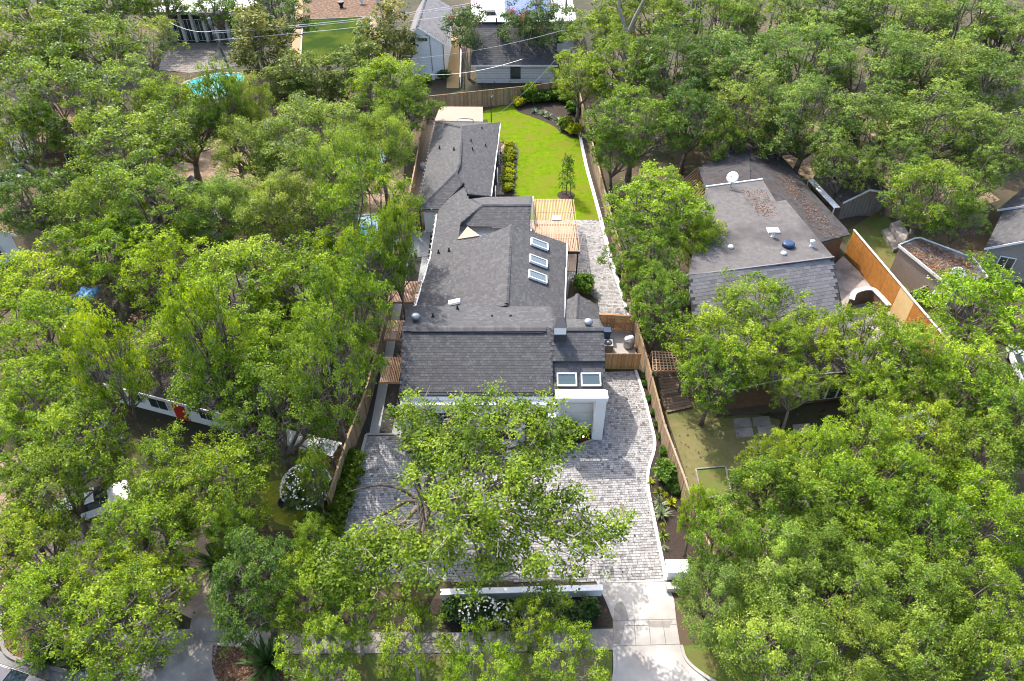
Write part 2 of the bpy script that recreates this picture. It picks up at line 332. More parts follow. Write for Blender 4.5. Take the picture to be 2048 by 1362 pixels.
# ------------------------------------------------------------------ pieces on sloped faces (shingles)
def newell(pts):
    n = Vector((0, 0, 0))
    for i in range(len(pts)):
        a, b = Vector(pts[i]), Vector(pts[(i + 1) % len(pts)])
        n += Vector(((a.y - b.y) * (a.z + b.z), (a.z - b.z) * (a.x + b.x), (a.x - b.x) * (a.y + b.y)))
    n.normalize()
    return n if n.z > 0 else -n
def roof_face(parent, pts, name='roof_slope', piece='shingle', material='shingle', course=0.2, width=0.26, th=0.14, single=0, single_box=None, base='roof_base', seed=0):
    pts = [Vector(p) for p in pts]
    n = newell(pts); c = sum(pts, Vector()) / len(pts)
    pts = [Vector((p.x, p.y, c.z - ((p.x - c.x) * n.x + (p.y - c.y) * n.y) / n.z)) for p in pts]
    slope = MB().slab(pts, th).build(name, base, parent)
    h = Vector((0, 0, 1)).cross(n)
    if h.length < 1e-3: h = Vector((1, 0, 0))
    h.normalize(); g = n.cross(h)            # g climbs the slope
    if g.z < 0: g = -g; h = -h
    P2 = [((p - c).dot(h), (p - c).dot(g)) for p in pts]
    u0, u1 = min(p[0] for p in P2), max(p[0] for p in P2); v0, v1 = min(p[1] for p in P2), max(p[1] for p in P2)
    rr = random.Random(seed + 11); mb = MB(); rest = []
    L = course * 1.12
    def shape(w):
        q = [Vector((0.006, 0, 0.018)), Vector((w - 0.006, 0, 0.018)), Vector((w - 0.006, L, 0.008)), Vector((0.006, L, 0.008)), Vector((0.006, 0, 0.001)), Vector((w - 0.006, 0, 0.001))]
        q = [h * a.x + g * a.y + n * a.z for a in q]
        return q, [(0, 1, 2, 3), (0, 4, 5, 1), (0, 3, 4), (1, 5, 2)]
    flip = (h.cross(g)).dot(n) < 0
    q0, f0 = shape(width)
    if flip: f0 = [f[::-1] for f in f0]
    me = None; count = 0; r = 0; v = v0 + 0.01
    while v < v1 - course * 0.4:
        off = (r % 2) * width * 0.5 + rr.uniform(-.05, .05)
        u = u0 - off
        t = rr.random()
        while u < u1:
            if inside(u + width / 2, v + course / 2, P2) and inside(u + width * .15, v + course / 2, P2) and inside(u + width * .85, v + course / 2, P2):
                if rr.random() < 0.93: t = rr.random()
                o = c + h * u + g * v
                if single and count < single and (single_box is None or (single_box[0] < o.x < single_box[1] and single_box[2] < o.y < single_box[3])):
                    if me is None:
                        me = bpy.data.meshes.new(piece); me.from_pydata([tuple(a) for a in q0], [], f0); me.materials.append(M[material])
                    ob = copy_mesh(piece, me, o, slope, world=False); count += 1
                else:
                    mb.add([o + a for a in q0], f0, max(t, 0.001))
            u += width
        v += course; r += 1
    if mb.v:
        o = mb.build(piece + '_field', material, slope); o["kind"] = "stuff"
    return slope
def caps(parent, a, b, name='ridge_cap', material='shingle', w=0.34, step=0.3, seed=0):
    a, b = Vector(a), Vector(b); d = b - a; k = max(1, int(d.length / step)); rr = random.Random(seed)
    mb = MB(); x = d.normalized(); y = Vector((0, 0, 1)).cross(x).normalized()
    for i in range(k):
        p = a + d * (i / k); q = a + d * ((i + 1.08) / k); up = Vector((0, 0, 0.075)); lo = Vector((0, 0, 0.05))
        dr = Vector((0, 0, -0.02))
        mb.add([p + y * w / 2 + dr, p + up, p - y * w / 2 + dr, q + y * w / 2 + dr, q + lo, q - y * w / 2 + dr], [(0, 1, 4, 3), (1, 2, 5, 4), (0, 2, 1)], rr.random())
    return mb.build(name, material, parent)
def on_plane(px, py, p0, n):
    a = Vector((0, 0, CAMH)); d = at(px, py, 0) - a
    return a + d * ((Vector(p0) - a).dot(n) / d.dot(n))
# ------------------------------------------------------------------ plants
def leaf_mesh(name, pos, size, tone, rng, up=0.55, out=None, aspect=0.62, material='leaf'):
    """one mesh of leaf faces (diamonds); pos (N,3), tone (N)"""
    N = len(pos)
    nrm = rng.normal(size=(N, 3)) * 0.5; nrm[:, 2] += up
    if out is not None: nrm += out * 0.45
    nrm /= np.linalg.norm(nrm, axis=1, keepdims=True) + 1e-9
    t = rng.normal(size=(N, 3)); t -= nrm * np.sum(t * nrm, axis=1, keepdims=True); t /= np.linalg.norm(t, axis=1, keepdims=True) + 1e-9
    b = np.cross(nrm, t)
    s = size * rng.uniform(0.65, 1.35, size=(N, 1))
    v = np.empty((N, 4, 3), dtype=np.float32)
    v[:, 0] = pos - t * s * 0.5; v[:, 1] = pos + b * s * 0.5 * aspect + t * s * 0.08
    v[:, 2] = pos + t * s * 0.5; v[:, 3] = pos - b * s * 0.5 * aspect + t * s * 0.08
    me = bpy.data.meshes.new(name)
    me.vertices.add(N * 4); me.vertices.foreach_set("co", v.reshape(-1))
    me.loops.add(N * 4); me.loops.foreach_set("vertex_index", np.arange(N * 4, dtype=np.int32))
    me.polygons.add(N); me.polygons.foreach_set("loop_start", np.arange(0, N * 4, 4, dtype=np.int32))
    try: me.polygons.foreach_set("loop_total", np.full(N, 4, dtype=np.int32))
    except Exception: pass
    a = me.attributes.new("tone", 'FLOAT', 'FACE'); a.data.foreach_set("value", tone.astype(np.float32))
    me.update(calc_edges=True); me.materials.append(M[material]); return me
def clumps_to_leaves(cl, rng, tufts, per, tuft_s, flat=0.62):
    """cl: list of (centre, radius). Leaves gather in tufts on the outside of each clump"""
    P_, T_, O_ = [], [], []
    for c, r in cl:
        ct = rng.uniform(0.25, 0.75)
        k = max(3, int(tufts * rng.uniform(0.75, 1.25)))
        d = rng.normal(size=(k, 3)); d /= np.linalg.norm(d, axis=1, keepdims=True); d[:, 2] = np.where(d[:, 2] < -0.2, -d[:, 2], d[:, 2])
        rad = rng.uniform(0.55, 1.08, size=(k, 1)); tc = np.array(c) + d * rad * r * np.array([1, 1, flat])
        for j in range(k):
            m = max(4, int(per * rng.uniform(0.6, 1.4)))
            off = rng.normal(size=(m, 3)) * tuft_s * np.array([1, 1, 0.6])
            P_.append(tc[j] + off); tt = np.clip(ct + rng.normal() * 0.13, 0, 1)
            T_.append(np.clip(tt + rng.normal(size=m) * 0.16, 0.02, 1)); O_.append(np.repeat(d[j:j + 1], m, 0))
    return np.concatenate(P_), np.concatenate(T_), np.concatenate(O_)
def skeleton(cl, trunk, n_limbs, rng, r0, twigs=3, tw_len=0.9, lk=0.62, bk=0.24):
    """trunk polyline -> limbs -> a branch to every clump -> bare twigs. Returns wood mesh builder pairs (thick, thin)"""
    wood, thin = MB(), MB()
    k = len(trunk); wood.tube(trunk, [r0 * (1.25 if i == 0 else 1 - 0.3 * i / (k - 1)) for i in range(k)], 8)
    top = Vector(trunk[-1])
    C = [Vector(c) for c, r in cl]
    ang = [math.atan2(c.y - top.y, c.x - top.x) for c in C]
    order = sorted(range(len(C)), key=lambda i: ang[i]); per = max(1, math.ceil(len(C) / n_limbs))
    for g in range(0, len(C), per):
        idx = order[g:g + per]; cen = sum((C[i] for i in idx), Vector()) / len(idx)
        e = top.lerp(cen, 0.85); mid = top.lerp(e, 0.5) + Vector((rng.normal() * .3, rng.normal() * .3, -0.08 * (e - top).length))
        line = smooth_line([top - Vector((0, 0, 0.25)), mid, e], 4); m = len(line)
        wood.tube(line, [r0 * lk * (1 - 0.65 * i / (m - 1)) for i in range(m)], 6)
        for i in idx:
            c = C[i]; s = line[min(m - 1, max(1, int(m * rng.uniform(.35, .95))))]
            q = s.lerp(c, 0.5) + Vector((rng.normal() * .25, rng.normal() * .25, rng.normal() * .2 - .1))
            bl = smooth_line([s, q, c], 3); kb = len(bl)
            wood.tube(bl, [r0 * bk * (1 - 0.75 * a / (kb - 1)) for a in range(kb)], 5)
            for _ in range(twigs):
                d = Vector((rng.normal(), rng.normal(), rng.normal() * .5 + .55)).normalized(); st = bl[rng.integers(1, kb)]
                L = tw_len * rng.uniform(.6, 1.4); b1 = st + d * L * .5 + Vector((rng.normal(), rng.normal(), rng.normal())) * .1 * L
                e2 = st + d * L + Vector((rng.normal(), rng.normal(), rng.normal())) * .2 * L
                thin.tube([st, b1, e2], [0.045, 0.03, 0.012], 3, cap=False)
                thin.tube([b1, b1 + Vector((rng.normal(), rng.normal(), abs(rng.normal()))) * .3 * L], [0.02, 0.006], 3, cap=False)
    return wood, thin
def dome_clumps(rng, R, zc, hz, n, rc, low=-0.3, hole=0.0):
    out = []; tries = 0
    while len(out) < n and tries < n * 40:
        tries += 1
        d = rng.normal(size=3); d /= np.linalg.norm(d)
        if d[2] < low: continue
        rad = rng.uniform(0.5, 1.0) ** 0.6 * (1 + 0.16 * math.sin(3 * math.atan2(d[1], d[0]) + n) + 0.1 * math.sin(5 * math.atan2(d[1], d[0]) + 2.1 * n))
        p = np.array([d[0] * R * rad, d[1] * R * rad, zc + d[2] * hz * rad])
        r = rc * rng.uniform(0.7, 1.3)
        if min([np.linalg.norm((p - q[0]) * np.array([1, 1, 1.3])) for q in out] + [9]) < 0.85 * rc: continue
        out.append((p, r))
    return out
PROTO = {}
def proto(key, seed, R=5.0, zc=6.6, hz=3.6, n=60, rc=1.15, tufts=15, per=17, ts=0.18, leaf=0.21, limbs=6, r0=0.38, trunk_h=3.0, twigs=4, low=-0.5, bark='bark', flat=0.72):
    rng = np.random.default_rng(seed)
    cl = dome_clumps(rng, R, zc, hz, n, rc, low)
    p, t, o = clumps_to_leaves(cl, rng, tufts, per, ts, flat)
    crown = leaf_mesh('crown', p, leaf, t, rng, 0.7, o)
    lean = rng.normal(size=2) * 0.35
    trunk = [(0, 0, -0.3), (lean[0] * .4, lean[1] * .4, trunk_h * .5), (lean[0], lean[1], trunk_h)]
    w, th = skeleton(cl, trunk, limbs, rng, r0, twigs)
    wm = w.mesh('trunk'); wm.materials.append(M[bark]); wm.polygons.foreach_set("use_smooth", [True] * len(wm.polygons))
    tm = th.mesh('twigs') if th.v else None
    if tm: tm.materials.append(M['pale_bark'])
    PROTO[key] = (crown, wm, tm, R, zc)
proto('a', 1); proto('b', 2, n=72, rc=1.0, hz=3.3, limbs=7, tufts=14); proto('c', 3, n=52, rc=1.25, hz=4.0, tufts=17)
proto('d', 4, n=78, rc=1.05, hz=3.0, ts=0.2, leaf=0.16, tufts=20, per=20, zc=6.0)                 # fine olive live oak
proto('e', 5, n=62, rc=1.15, hz=4.6, zc=7.2, leaf=0.22, tufts=16, per=18)                           # tall dark
proto('s', 6, n=52, rc=1.0, hz=3.0, tufts=13, per=16, twigs=6, low=-0.3, bark='pale_bark', r0=0.3)   # sparse street oak
proto('f', 8, n=66, rc=1.08, hz=3.8, leaf=0.21)
proto('o', 10, n=62, rc=1.15, hz=3.6, tufts=15, per=16, twigs=7, low=-0.35)                      # open oak, many bare twigs
proto('g', 12, n=64, rc=1.0, hz=4.2, zc=6.8, tufts=14, per=18, leaf=0.2)
proto('m', 9, R=2.6, zc=4.2, hz=4.0, n=36, rc=0.85, tufts=10, per=16, ts=0.24, leaf=0.3, limbs=5, r0=0.2, trunk_h=1.8, twigs=0, low=-0.9)   # magnolia
PROTO_LOOK = {}
def plant_tree(name, label, base, key, col, s=1.0, sz=None, rz=None, group=None, cat='tree', tilt=0.0):
    crown, wm, tm, R, zc = PROTO[key]
    rz = RND.uniform(0, 6.28) if rz is None else rz
    t = thing(name, label, cat, (base[0], base[1], 0), group)
    t.rotation_euler = (tilt * RND.uniform(-1, 1), tilt * RND.uniform(-1, 1), rz); u_ = RND.uniform(.86, 1.16); t.scale = (s * u_, s / u_, sz or s)
    o = copy_mesh('crown', crown, (0, 0, 0), t, world=False); o.color = c4(col)
    copy_mesh('trunk', wm, (0, 0, 0), t, world=False)
    if tm: copy_mesh('twigs', tm, (0, 0, 0), t, world=False)["kind"] = "stuff"
    return t
def tree_at(px, py, rpx, key, col, label, hs=None, name='live_oak_tree', group=None, cat='tree'):
    """crown centre seen at (px,py), crown radius rpx photo pixels"""
    R, zc = PROTO[key][3], PROTO[key][4]; z = zc
    for _ in range(4):
        p = at(px, py, z); s = rpx * depth_of(p) / F / R
        sz = hs if hs else min(1.25, max(0.62, 0.35 + 0.65 * s)); z = (zc + 0.9) * sz
    return plant_tree(name, label, p, key, col, s, sz, group=group, cat=cat)
# small shrubs and plants
def bush_mesh(seed, n=26, per=16, leaf=0.13, R=0.5, H=0.55, rc=0.2):
    rng = np.random.default_rng(seed); cl = dome_clumps(rng, R * .8, H * .75, H * .55, n, rc, -0.9)
    p, t, o = clumps_to_leaves(cl, rng, 6, per, rc * 0.35); return leaf_mesh('foliage', p, leaf, t, rng, 0.4, o)
def blade_mesh(seed, n=60, L=0.6, w=0.035, droop=0.5, name='blades'):
    rng = np.random.default_rng(seed); mb = MB()
    for _ in range(n):
        a = rng.uniform(0, 6.28); el = rng.uniform(0.35, 1.45); l = L * rng.uniform(.7, 1.15); d = Vector((math.cos(a), math.sin(a), 0)); sd_ = Vector((-d.y, d.x, 0))
        pts = []
        for k in range(4):
            f = k / 3; pts.append(d * (l * f * math.cos(el) * (1 + .2 * f)) + Vector((0, 0, l * f * math.sin(el) - droop * l * f * f * math.cos(el))))
        ww = [w, w * 1.1, w * .8, w * .1]
        vs_ = [q for k in range(4) for q in (pts[k] + sd_ * ww[k], pts[k] - sd_ * ww[k])]
        mb.add(vs_, [(2 * k, 2 * k + 1, 2 * k + 3, 2 * k + 2) for k in range(3)], max(.01, rng.uniform(.1, .95)))
    me = mb.mesh(name); me.materials.append(M['needle']); return me
BUSH = [bush_mesh(20), bush_mesh(21, n=34, leaf=0.11), bush_mesh(22, n=20, leaf=0.16), bush_mesh(23, n=60, per=26, leaf=0.05, rc=0.13)]
BLADE = [blade_mesh(30), blade_mesh(31, 44, 0.6, 0.05, 0.35), blade_mesh(32, 80, 0.5, 0.022, 0.8)]
PALM = blade_mesh(35, 70, 1.0, 0.05, 0.25)
stem_mb = MB(); stem_mb.tube([(0, 0, -0.05), (0.02, 0, 0.3)], [0.03, 0.02], 5); STEM = stem_mb.mesh('stem'); STEM.materials.append(M['bark'])
def shrub(label, base, s, col, kind=0, name='shrub', group=None, sz=None, cat='shrub', flowers=None):
    t = thing(name, label, cat, (base[0], base[1], 0.02), group); t.scale = (s, s, sz or s); t.rotation_euler = (0, 0, RND.uniform(0, 6.28))
    o = copy_mesh('foliage', BUSH[kind], (0, 0, 0), t, world=False); o.color = c4(col)
    copy_mesh('stem', STEM, (0, 0, 0), t, world=False)
    if flowers:
        rng = np.random.default_rng(int(base[0] * 100) % 1000 + 5); k = 60 if s < 2.5 else 420
        d = rng.normal(size=(k, 3)); d /= np.linalg.norm(d, axis=1, keepdims=True); d[:, 2] = np.abs(d[:, 2])
        me = leaf_mesh('flowers', d * np.array([.5, .5, .5]) + np.array([0, 0, .45]), 0.14 / s, np.full(k, .5), rng, 0.9, d, 0.9, flowers); copy_mesh('flowers', me, (0, 0, 0), t, world=False)["kind"] = "stuff"
    return t
def spiky(label, base, s, col, kind=0, name='strappy_plant', group=None, cat='plant'):
    t = thing(name, label, cat, (base[0], base[1], 0.02), group); t.scale = (s, s, s); t.rotation_euler = (0, 0, RND.uniform(0, 6.28))
    o = copy_mesh('blades', BLADE[kind] if kind < 9 else PALM, (0, 0, 0), t, world=False); o.color = c4(col)
    return t
def litter(name, poly, z, n, size, seed, parent=None, material='litter', plane=None):
    rng = np.random.default_rng(seed); xs = [p[0] for p in poly]; ys = [p[1] for p in poly]; pos = []
    cl = [(rng.uniform(min(xs), max(xs)), rng.uniform(min(ys), max(ys)), rng.uniform(.3, 1.5)) for _ in range(30)]
    while len(pos) < n:
        if rng.random() < 0.75:
            c = cl[rng.integers(30)]; x, y = c[0] + rng.normal() * c[2], c[1] + rng.normal() * c[2]
        else: x, y = rng.uniform(min(xs), max(xs)), rng.uniform(min(ys), max(ys))
        if not inside(x, y, poly): 
            if rng.random() < .02: pos.append((xs[0], ys[0], (z if plane is None else plane(xs[0], ys[0])) + .01))
            continue
        pos.append((x, y, (z if plane is None else plane(x, y)) + rng.uniform(.005, .04)))
    me = leaf_mesh(name, np.array(pos), size, rng.uniform(0, 1, n), rng, 2.2, None, 0.7, material)
    o = copy_mesh(name, me, (0, 0, 0), parent); o["kind"] = "stuff"
    return o
# ------------------------------------------------------------------ fences
BOARD_CACHE = {}
def board_fence(name, label, line, height, material='fence', bw=0.15, single=300, group=None, cat='fence', rail_side=1, cap=True, th=0.022, post=2.4):
    line = [Vector((p[0], p[1], 0)) for p in line]
    t = thing(name, label, cat, line[0], group)
    key = (material, bw, height)
    if key not in BOARD_CACHE:
        mb = MB().box((0, 0, height / 2), (bw - 0.012, th, height)); me = mb.mesh('board'); me.materials.append(M[material]); BOARD_CACHE[key] = me
    me = BOARD_CACHE[key]; field = MB(); cnt = 0; rr = random.Random(len(line) + int(height * 100))
    for a, b in zip(line[:-1], line[1:]):
        d = b - a; L = d.length; x = d / L; rz = math.atan2(x.y, x.x); sdir = Vector((-x.y, x.x, 0)) * rail_side; k = int(L / bw)
        for i in range(k):
            p = a + x * (bw * (i + .5)) + sdir * rr.uniform(-.006, .006) + Vector((0, 0, 0.03 + rr.uniform(-.012, .012)))
            if cnt < single: copy_mesh('board', me, p, t, rz=rz); cnt += 1
            else: field.box(p + Vector((0, 0, height / 2)), (bw - 0.012, th, height), rz, max(.001, rr.random()))
        for zr in (0.25, height * .55, height - .2):
            MB().beam(a + sdir * .045 + Vector((0, 0, zr)), b + sdir * .045 + Vector((0, 0, zr)), 0.04, 0.09, .4).build('rail', material, t)
        if cap: MB().beam(a + Vector((0, 0, height + .05)), b + Vector((0, 0, height + .05)), 0.13, 0.035, .8).build('cap_rail', material, t)
        for i in range(int(L / post) + 1):
            q = a + x * min(L, i * post) + sdir * .11
            MB().box((q.x, q.y, height / 2), (0.09, 0.09, height), rz, .3).build('post', material, t)
    if field.v: o = field.build('board_field', material, t); o["kind"] = "stuff"
    return t
# ------------------------------------------------------------------ the setting: ground, street, beds, lawn, paving
g = MB().add([(-700, -200, 0), (700, -200, 0), (700, 1200, 0), (-700, 1200, 0)], [(0, 1, 2, 3)]).build('ground', 'ground'); tag(g, kind='structure')
# street side
sheet('street', G((-80, 1290), (0, 1302), (70, 1330), (150, 1346), (230, 1362), (300, 1400), (2200, 1420), (2200, 1800), (-400, 1800)), 0.004, 'asphalt')
sheet('sidewalk', G((60, 1268), (300, 1262), (385, 1258), (560, 1262), (880, 1266), (1226, 1258), (1228, 1300), (880, 1306), (560, 1308), (420, 1300), (60, 1300)), 0.05, 'concrete_old')
drv = sheet('driveway', G((1192, 1163), (1330, 1160), (1348, 1200), (1352, 1240), (1360, 1292), (1378, 1330), (1440, 1385), (1235, 1400), (1226, 1330), (1226, 1240), (1212, 1205)), 0.06, 'concrete')
for a, b in (((1226, 1241), (1354, 1238)), ((1226, 1252), (1356, 1249)), ((1227, 1292), (1362, 1288)), ((1268, 1241), (1272, 1291)), ((1297, 1240), (1302, 1290)), ((1325, 1239), (1332, 1289)), ((1226, 1241), (1229, 1330)), ((1200, 1166), (1332, 1163))):
    MB().beam(at(*a, .061), at(*b, .061), 0.035, 0.008).build('expansion_joint', 'asphalt', drv)
for k, pp in enumerate((((1228, 1218), (1232, 1208), (1242, 1203), (1250, 1213), (1258, 1240), (1247, 1246), (1226, 1248)), ((1228, 1246), (1250, 1247), (1246, 1268), (1240, 1290), (1228, 1289)), ((1292, 1244), (1345, 1242), (1338, 1256), (1300, 1255)))):
    MB().prism([(p.x, p.y) for p in G(*pp)], 0.055, 0.0645 + k * .001).build('damp_patch', 'damp', drv)
kb = MB(); sweep(kb, smooth_line(G((1362, 1292), (1372, 1320), (1398, 1345), (1450, 1378))), 0.16, -.1, .14); tag(kb.build('kerb', 'concrete'), kind='structure')
kb = MB(); sweep(kb, smooth_line(G((1228, 1300), (1229, 1340), (1222, 1385))), 0.15, -.1, .13); tag(kb.build('kerb', 'concrete'), kind='structure')
sheet('verge', G((570, 1310), (880, 1308), (1224, 1303), (1224, 1400), (570, 1400)), 0.02, 'verge')
sheet('verge', G((1364, 1292), (1440, 1285), (1800, 1290), (2200, 1290), (2200, 1400), (1440, 1378), (1392, 1348)), 0.02, 'verge')
nd = sheet('neighbour_driveway', G((385, 1232), (440, 1240), (436, 1290), (428, 1330), (450, 1400), (215, 1400), (262, 1330), (300, 1310), (376, 1282)), 0.06, 'concrete_old')
MB().beam(at(380, 1281, .061), at(438, 1284, .061), 0.04, 0.008).build('expansion_joint', 'asphalt', nd)
sheet('neighbour_courtyard', G((120, 1040), (330, 1065), (420, 1030), (450, 1120), (440, 1238), (380, 1236), (330, 1210), (160, 1190), (90, 1120)), 0.03, mat('tan_concrete', (0.45, 0.34, 0.26), (0.38, 0.28, 0.21), 1.0, .9, c3=(.28, .2, .15), scale3=.5))
isl = sheet('planting_island', G((8, 1235), (60, 1240), (250, 1290), (262, 1318), (245, 1336), (200, 1345), (100, 1330), (40, 1318), (12, 1295)), 0.05, 'leaf_mulch')
kb = MB(); sweep(kb, smooth_line(G((2, 1230), (4, 1275), (20, 1312), (90, 1334), (190, 1352), (248, 1340), (268, 1318))), 0.2, -.1, .13); tag(kb.build('kerb', 'concrete_old'), kind='structure')
isl2 = sheet('planting_island', G((428, 1292), (560, 1302), (600, 1320), (600, 1400), (445, 1400), (425, 1340)), 0.05, 'leaf_mulch')
kb = MB(); sweep(kb, smooth_line(G((424, 1292), (422, 1335), (438, 1385))), 0.16, -.1, .12); tag(kb.build('kerb', 'concrete_old'), kind='structure')
litter('fallen_leaves', [(p.x, p.y) for p in G((8, 1235), (250, 1290), (245, 1336), (100, 1330), (12, 1295))], 0.05, 2500, 0.12, 3, isl)
litter('fallen_leaves', [(p.x, p.y) for p in G((428, 1294), (560, 1304), (590, 1380), (445, 1380), (425, 1340))], 0.05, 2500, 0.12, 4, isl2)
sheet('bare_yard', G((0, 900), (200, 960), (330, 1090), (300, 1180), (150, 1200), (-60, 1180), (-60, 950)), 0.012, 'bare')
sheet('side_yard', G((500, 930), (560, 905), (640, 930), (655, 1010), (625, 1060), (540, 1060), (500, 1000)), 0.014, 'verge')
sheet('sunny_moss_patch', G((510, 980), (545, 962), (592, 958), (606, 990), (610, 1030), (585, 1055), (550, 1045), (530, 1010)), 0.02, mat('yellow_moss', (0.3, 0.3, 0.03), (0.2, 0.21, 0.02), 3, 0.9, 0.3))
sheet('dry_yard', G((1330, 820), (1400, 800), (1560, 840), (1560, 1010), (1480, 1060), (1395, 1045), (1375, 960)), 0.014, 'dry_grass')
sheet('back_lawn', G((1680, 470), (1760, 420), (1810, 470), (1880, 580), (1890, 660), (1860, 680), (1780, 590)), 0.016, 'verge')
sheet('back_yard', G((1480, 250), (1800, 240), (2000, 400), (1860, 440), (1700, 430)), 0.008, 'bare')
sheet('back_yard', G((350, 380), (300, 300), (480, 270), (560, 300), (500, 420)), 0.008, 'bare')
# front bed by the low wall
sheet('front_bed', G((660, 1200), (880, 1198), (1192, 1190), (1212, 1206), (1222, 1240), (1218, 1252), (880, 1260), (640, 1256)), 0.03, 'mulch')
# lawn and beds behind
curve = [(1028, 209), (1034, 222), (1060, 232), (1089, 243), (1110, 254), (1124, 267), (1142, 275), (1157, 277)]
sheet('lawn', G((963, 224), (1000, 214), *curve, (1172, 325), (1187, 380), (1201, 441), (1150, 441), (1060, 441), (1040, 441), (1040, 392), (1030, 390), (1036.5, 299), (1026, 286), (1003, 284), (985, 284), (975, 240), (955, 240)), 0.035, 'lawn')
sheet('rear_bed', G(*curve, (1172, 277), (1150, 192), (1030, 203)), 0.028, 'mulch')
kb = MB(); sweep(kb, smooth_line(G(*curve)), 0.07, -.05, .07); tag(kb.build('bed_edging', 'black'), kind='structure')
sheet('side_bed', G((1003, 285), (1026, 287), (1035, 299), (1029, 391), (985, 395), (990, 330)), 0.031, 'mulch')
kb = MB(); sweep(kb, smooth_line(G((1029, 393), (1033, 340), (1036.5, 300), (1027, 286), (1003, 284))), 0.07, -.05, .07); tag(kb.build('bed_edging', 'black'), kind='structure')
litter('river_rocks', [(p.x, p.y) for p in G((1004, 288), (1014, 290), (1008, 390), (992, 390))], 0.04, 1500, 0.2, 5, material='rock')
bpy.context.scene.objects['river_rocks']["label"] = "brown river rocks along the rear wing's wall"; bpy.context.scene.objects['river_rocks']["category"] = "rocks"
# right border strip, kerb and planting
rk = smooth_line(G((1158, 262), (1172, 330), (1187, 385), (1202, 441), (1217, 500), (1234, 560), (1261, 636)), 4)
kb = MB(); sweep(kb, rk, 0.35, -.05, .06); tag(kb.build('concrete_edging', 'concrete_white'), kind='structure')
sheet('border_bed', G((1160, 262), (1173, 330), (1203, 441), (1218, 500), (1236, 560), (1263, 640), (1282, 640), (1250, 560), (1232, 500), (1214, 441), (1182, 330), (1168, 262)), 0.024, 'mulch')
drive_curve = [(1271, 741), (1281, 770), (1291, 805), (1301, 845), (1309, 880), (1307, 905), (1299, 930), (1295, 955), (1297, 985), (1307, 1035), (1317, 1085), (1328, 1140), (1331, 1162)]
dk = smooth_line(G(*drive_curve), 4)
kb = MB(); sweep(kb, dk, 0.2, -.05, .09); tag(kb.build('driveway_edging', 'concrete_white'), kind='structure')
sheet('border_bed', G(*drive_curve, (1425, 1162), (1385, 1075), (1360, 990), (1323, 885), (1290, 745)), 0.026, 'mulch')
# left side passage
sheet('pebble_strip', G((853, 240), (874, 240), (838, 424), (802, 438)), 0.02, 'pebble')
sheet('side_patio', G((815, 462), (862, 462), (856, 514), (803, 514)), 0.05, 'concrete_grey')
sheet('gravel_strip', G((792, 514), (858, 514), (808, 868), (722, 868)), 0.02, 'black_gravel')
sheet('path_slab', G((805, 515), (821, 515), (758.7, 867), (739, 867)), 0.05, 'concrete_grey')
sheet('path_slab', G((844, 515), (858, 515), (806, 867), (784, 867)), 0.05, 'concrete_grey')
sheet('service_pad', G((1200, 655), (1264, 660), (1273, 712), (1204, 712)), 0.05, 'concrete')
# courtyard paving
kerbL = G((733, 870), (715, 940), (690, 1048), (668, 1130), (660, 1162))
kb = MB(); sweep(kb, kerbL, 0.2, -.05, .09); tag(kb.build('driveway_edging', 'concrete'), kind='structure')
kb = MB(); sweep(kb, G((733, 869), (804, 869)), 0.16, -.05, .075); tag(kb.build('driveway_edging', 'concrete'), kind='structure')
alcove = [(1196, 872), (1185, 880), (1165, 888), (1140, 900), (1118, 912), (1100, 916)]
court = G((735, 872), (803, 872), (812, 905), (900, 935), (1000, 950), (1070, 935), *alcove[::-1], (1207, 872), (1207, 744), (1270, 744), *drive_curve[1:], (1331, 1163), (661, 1163), (692, 1048))
rear_patio = G((1150, 441), (1199, 441), (1214, 500), (1231, 560), (1258, 634), (1198, 638), (1196, 600), (1140, 560), (1128, 638), (1118, 560), (1125, 470), (1040, 470), (1040, 441))
MESHES = {}
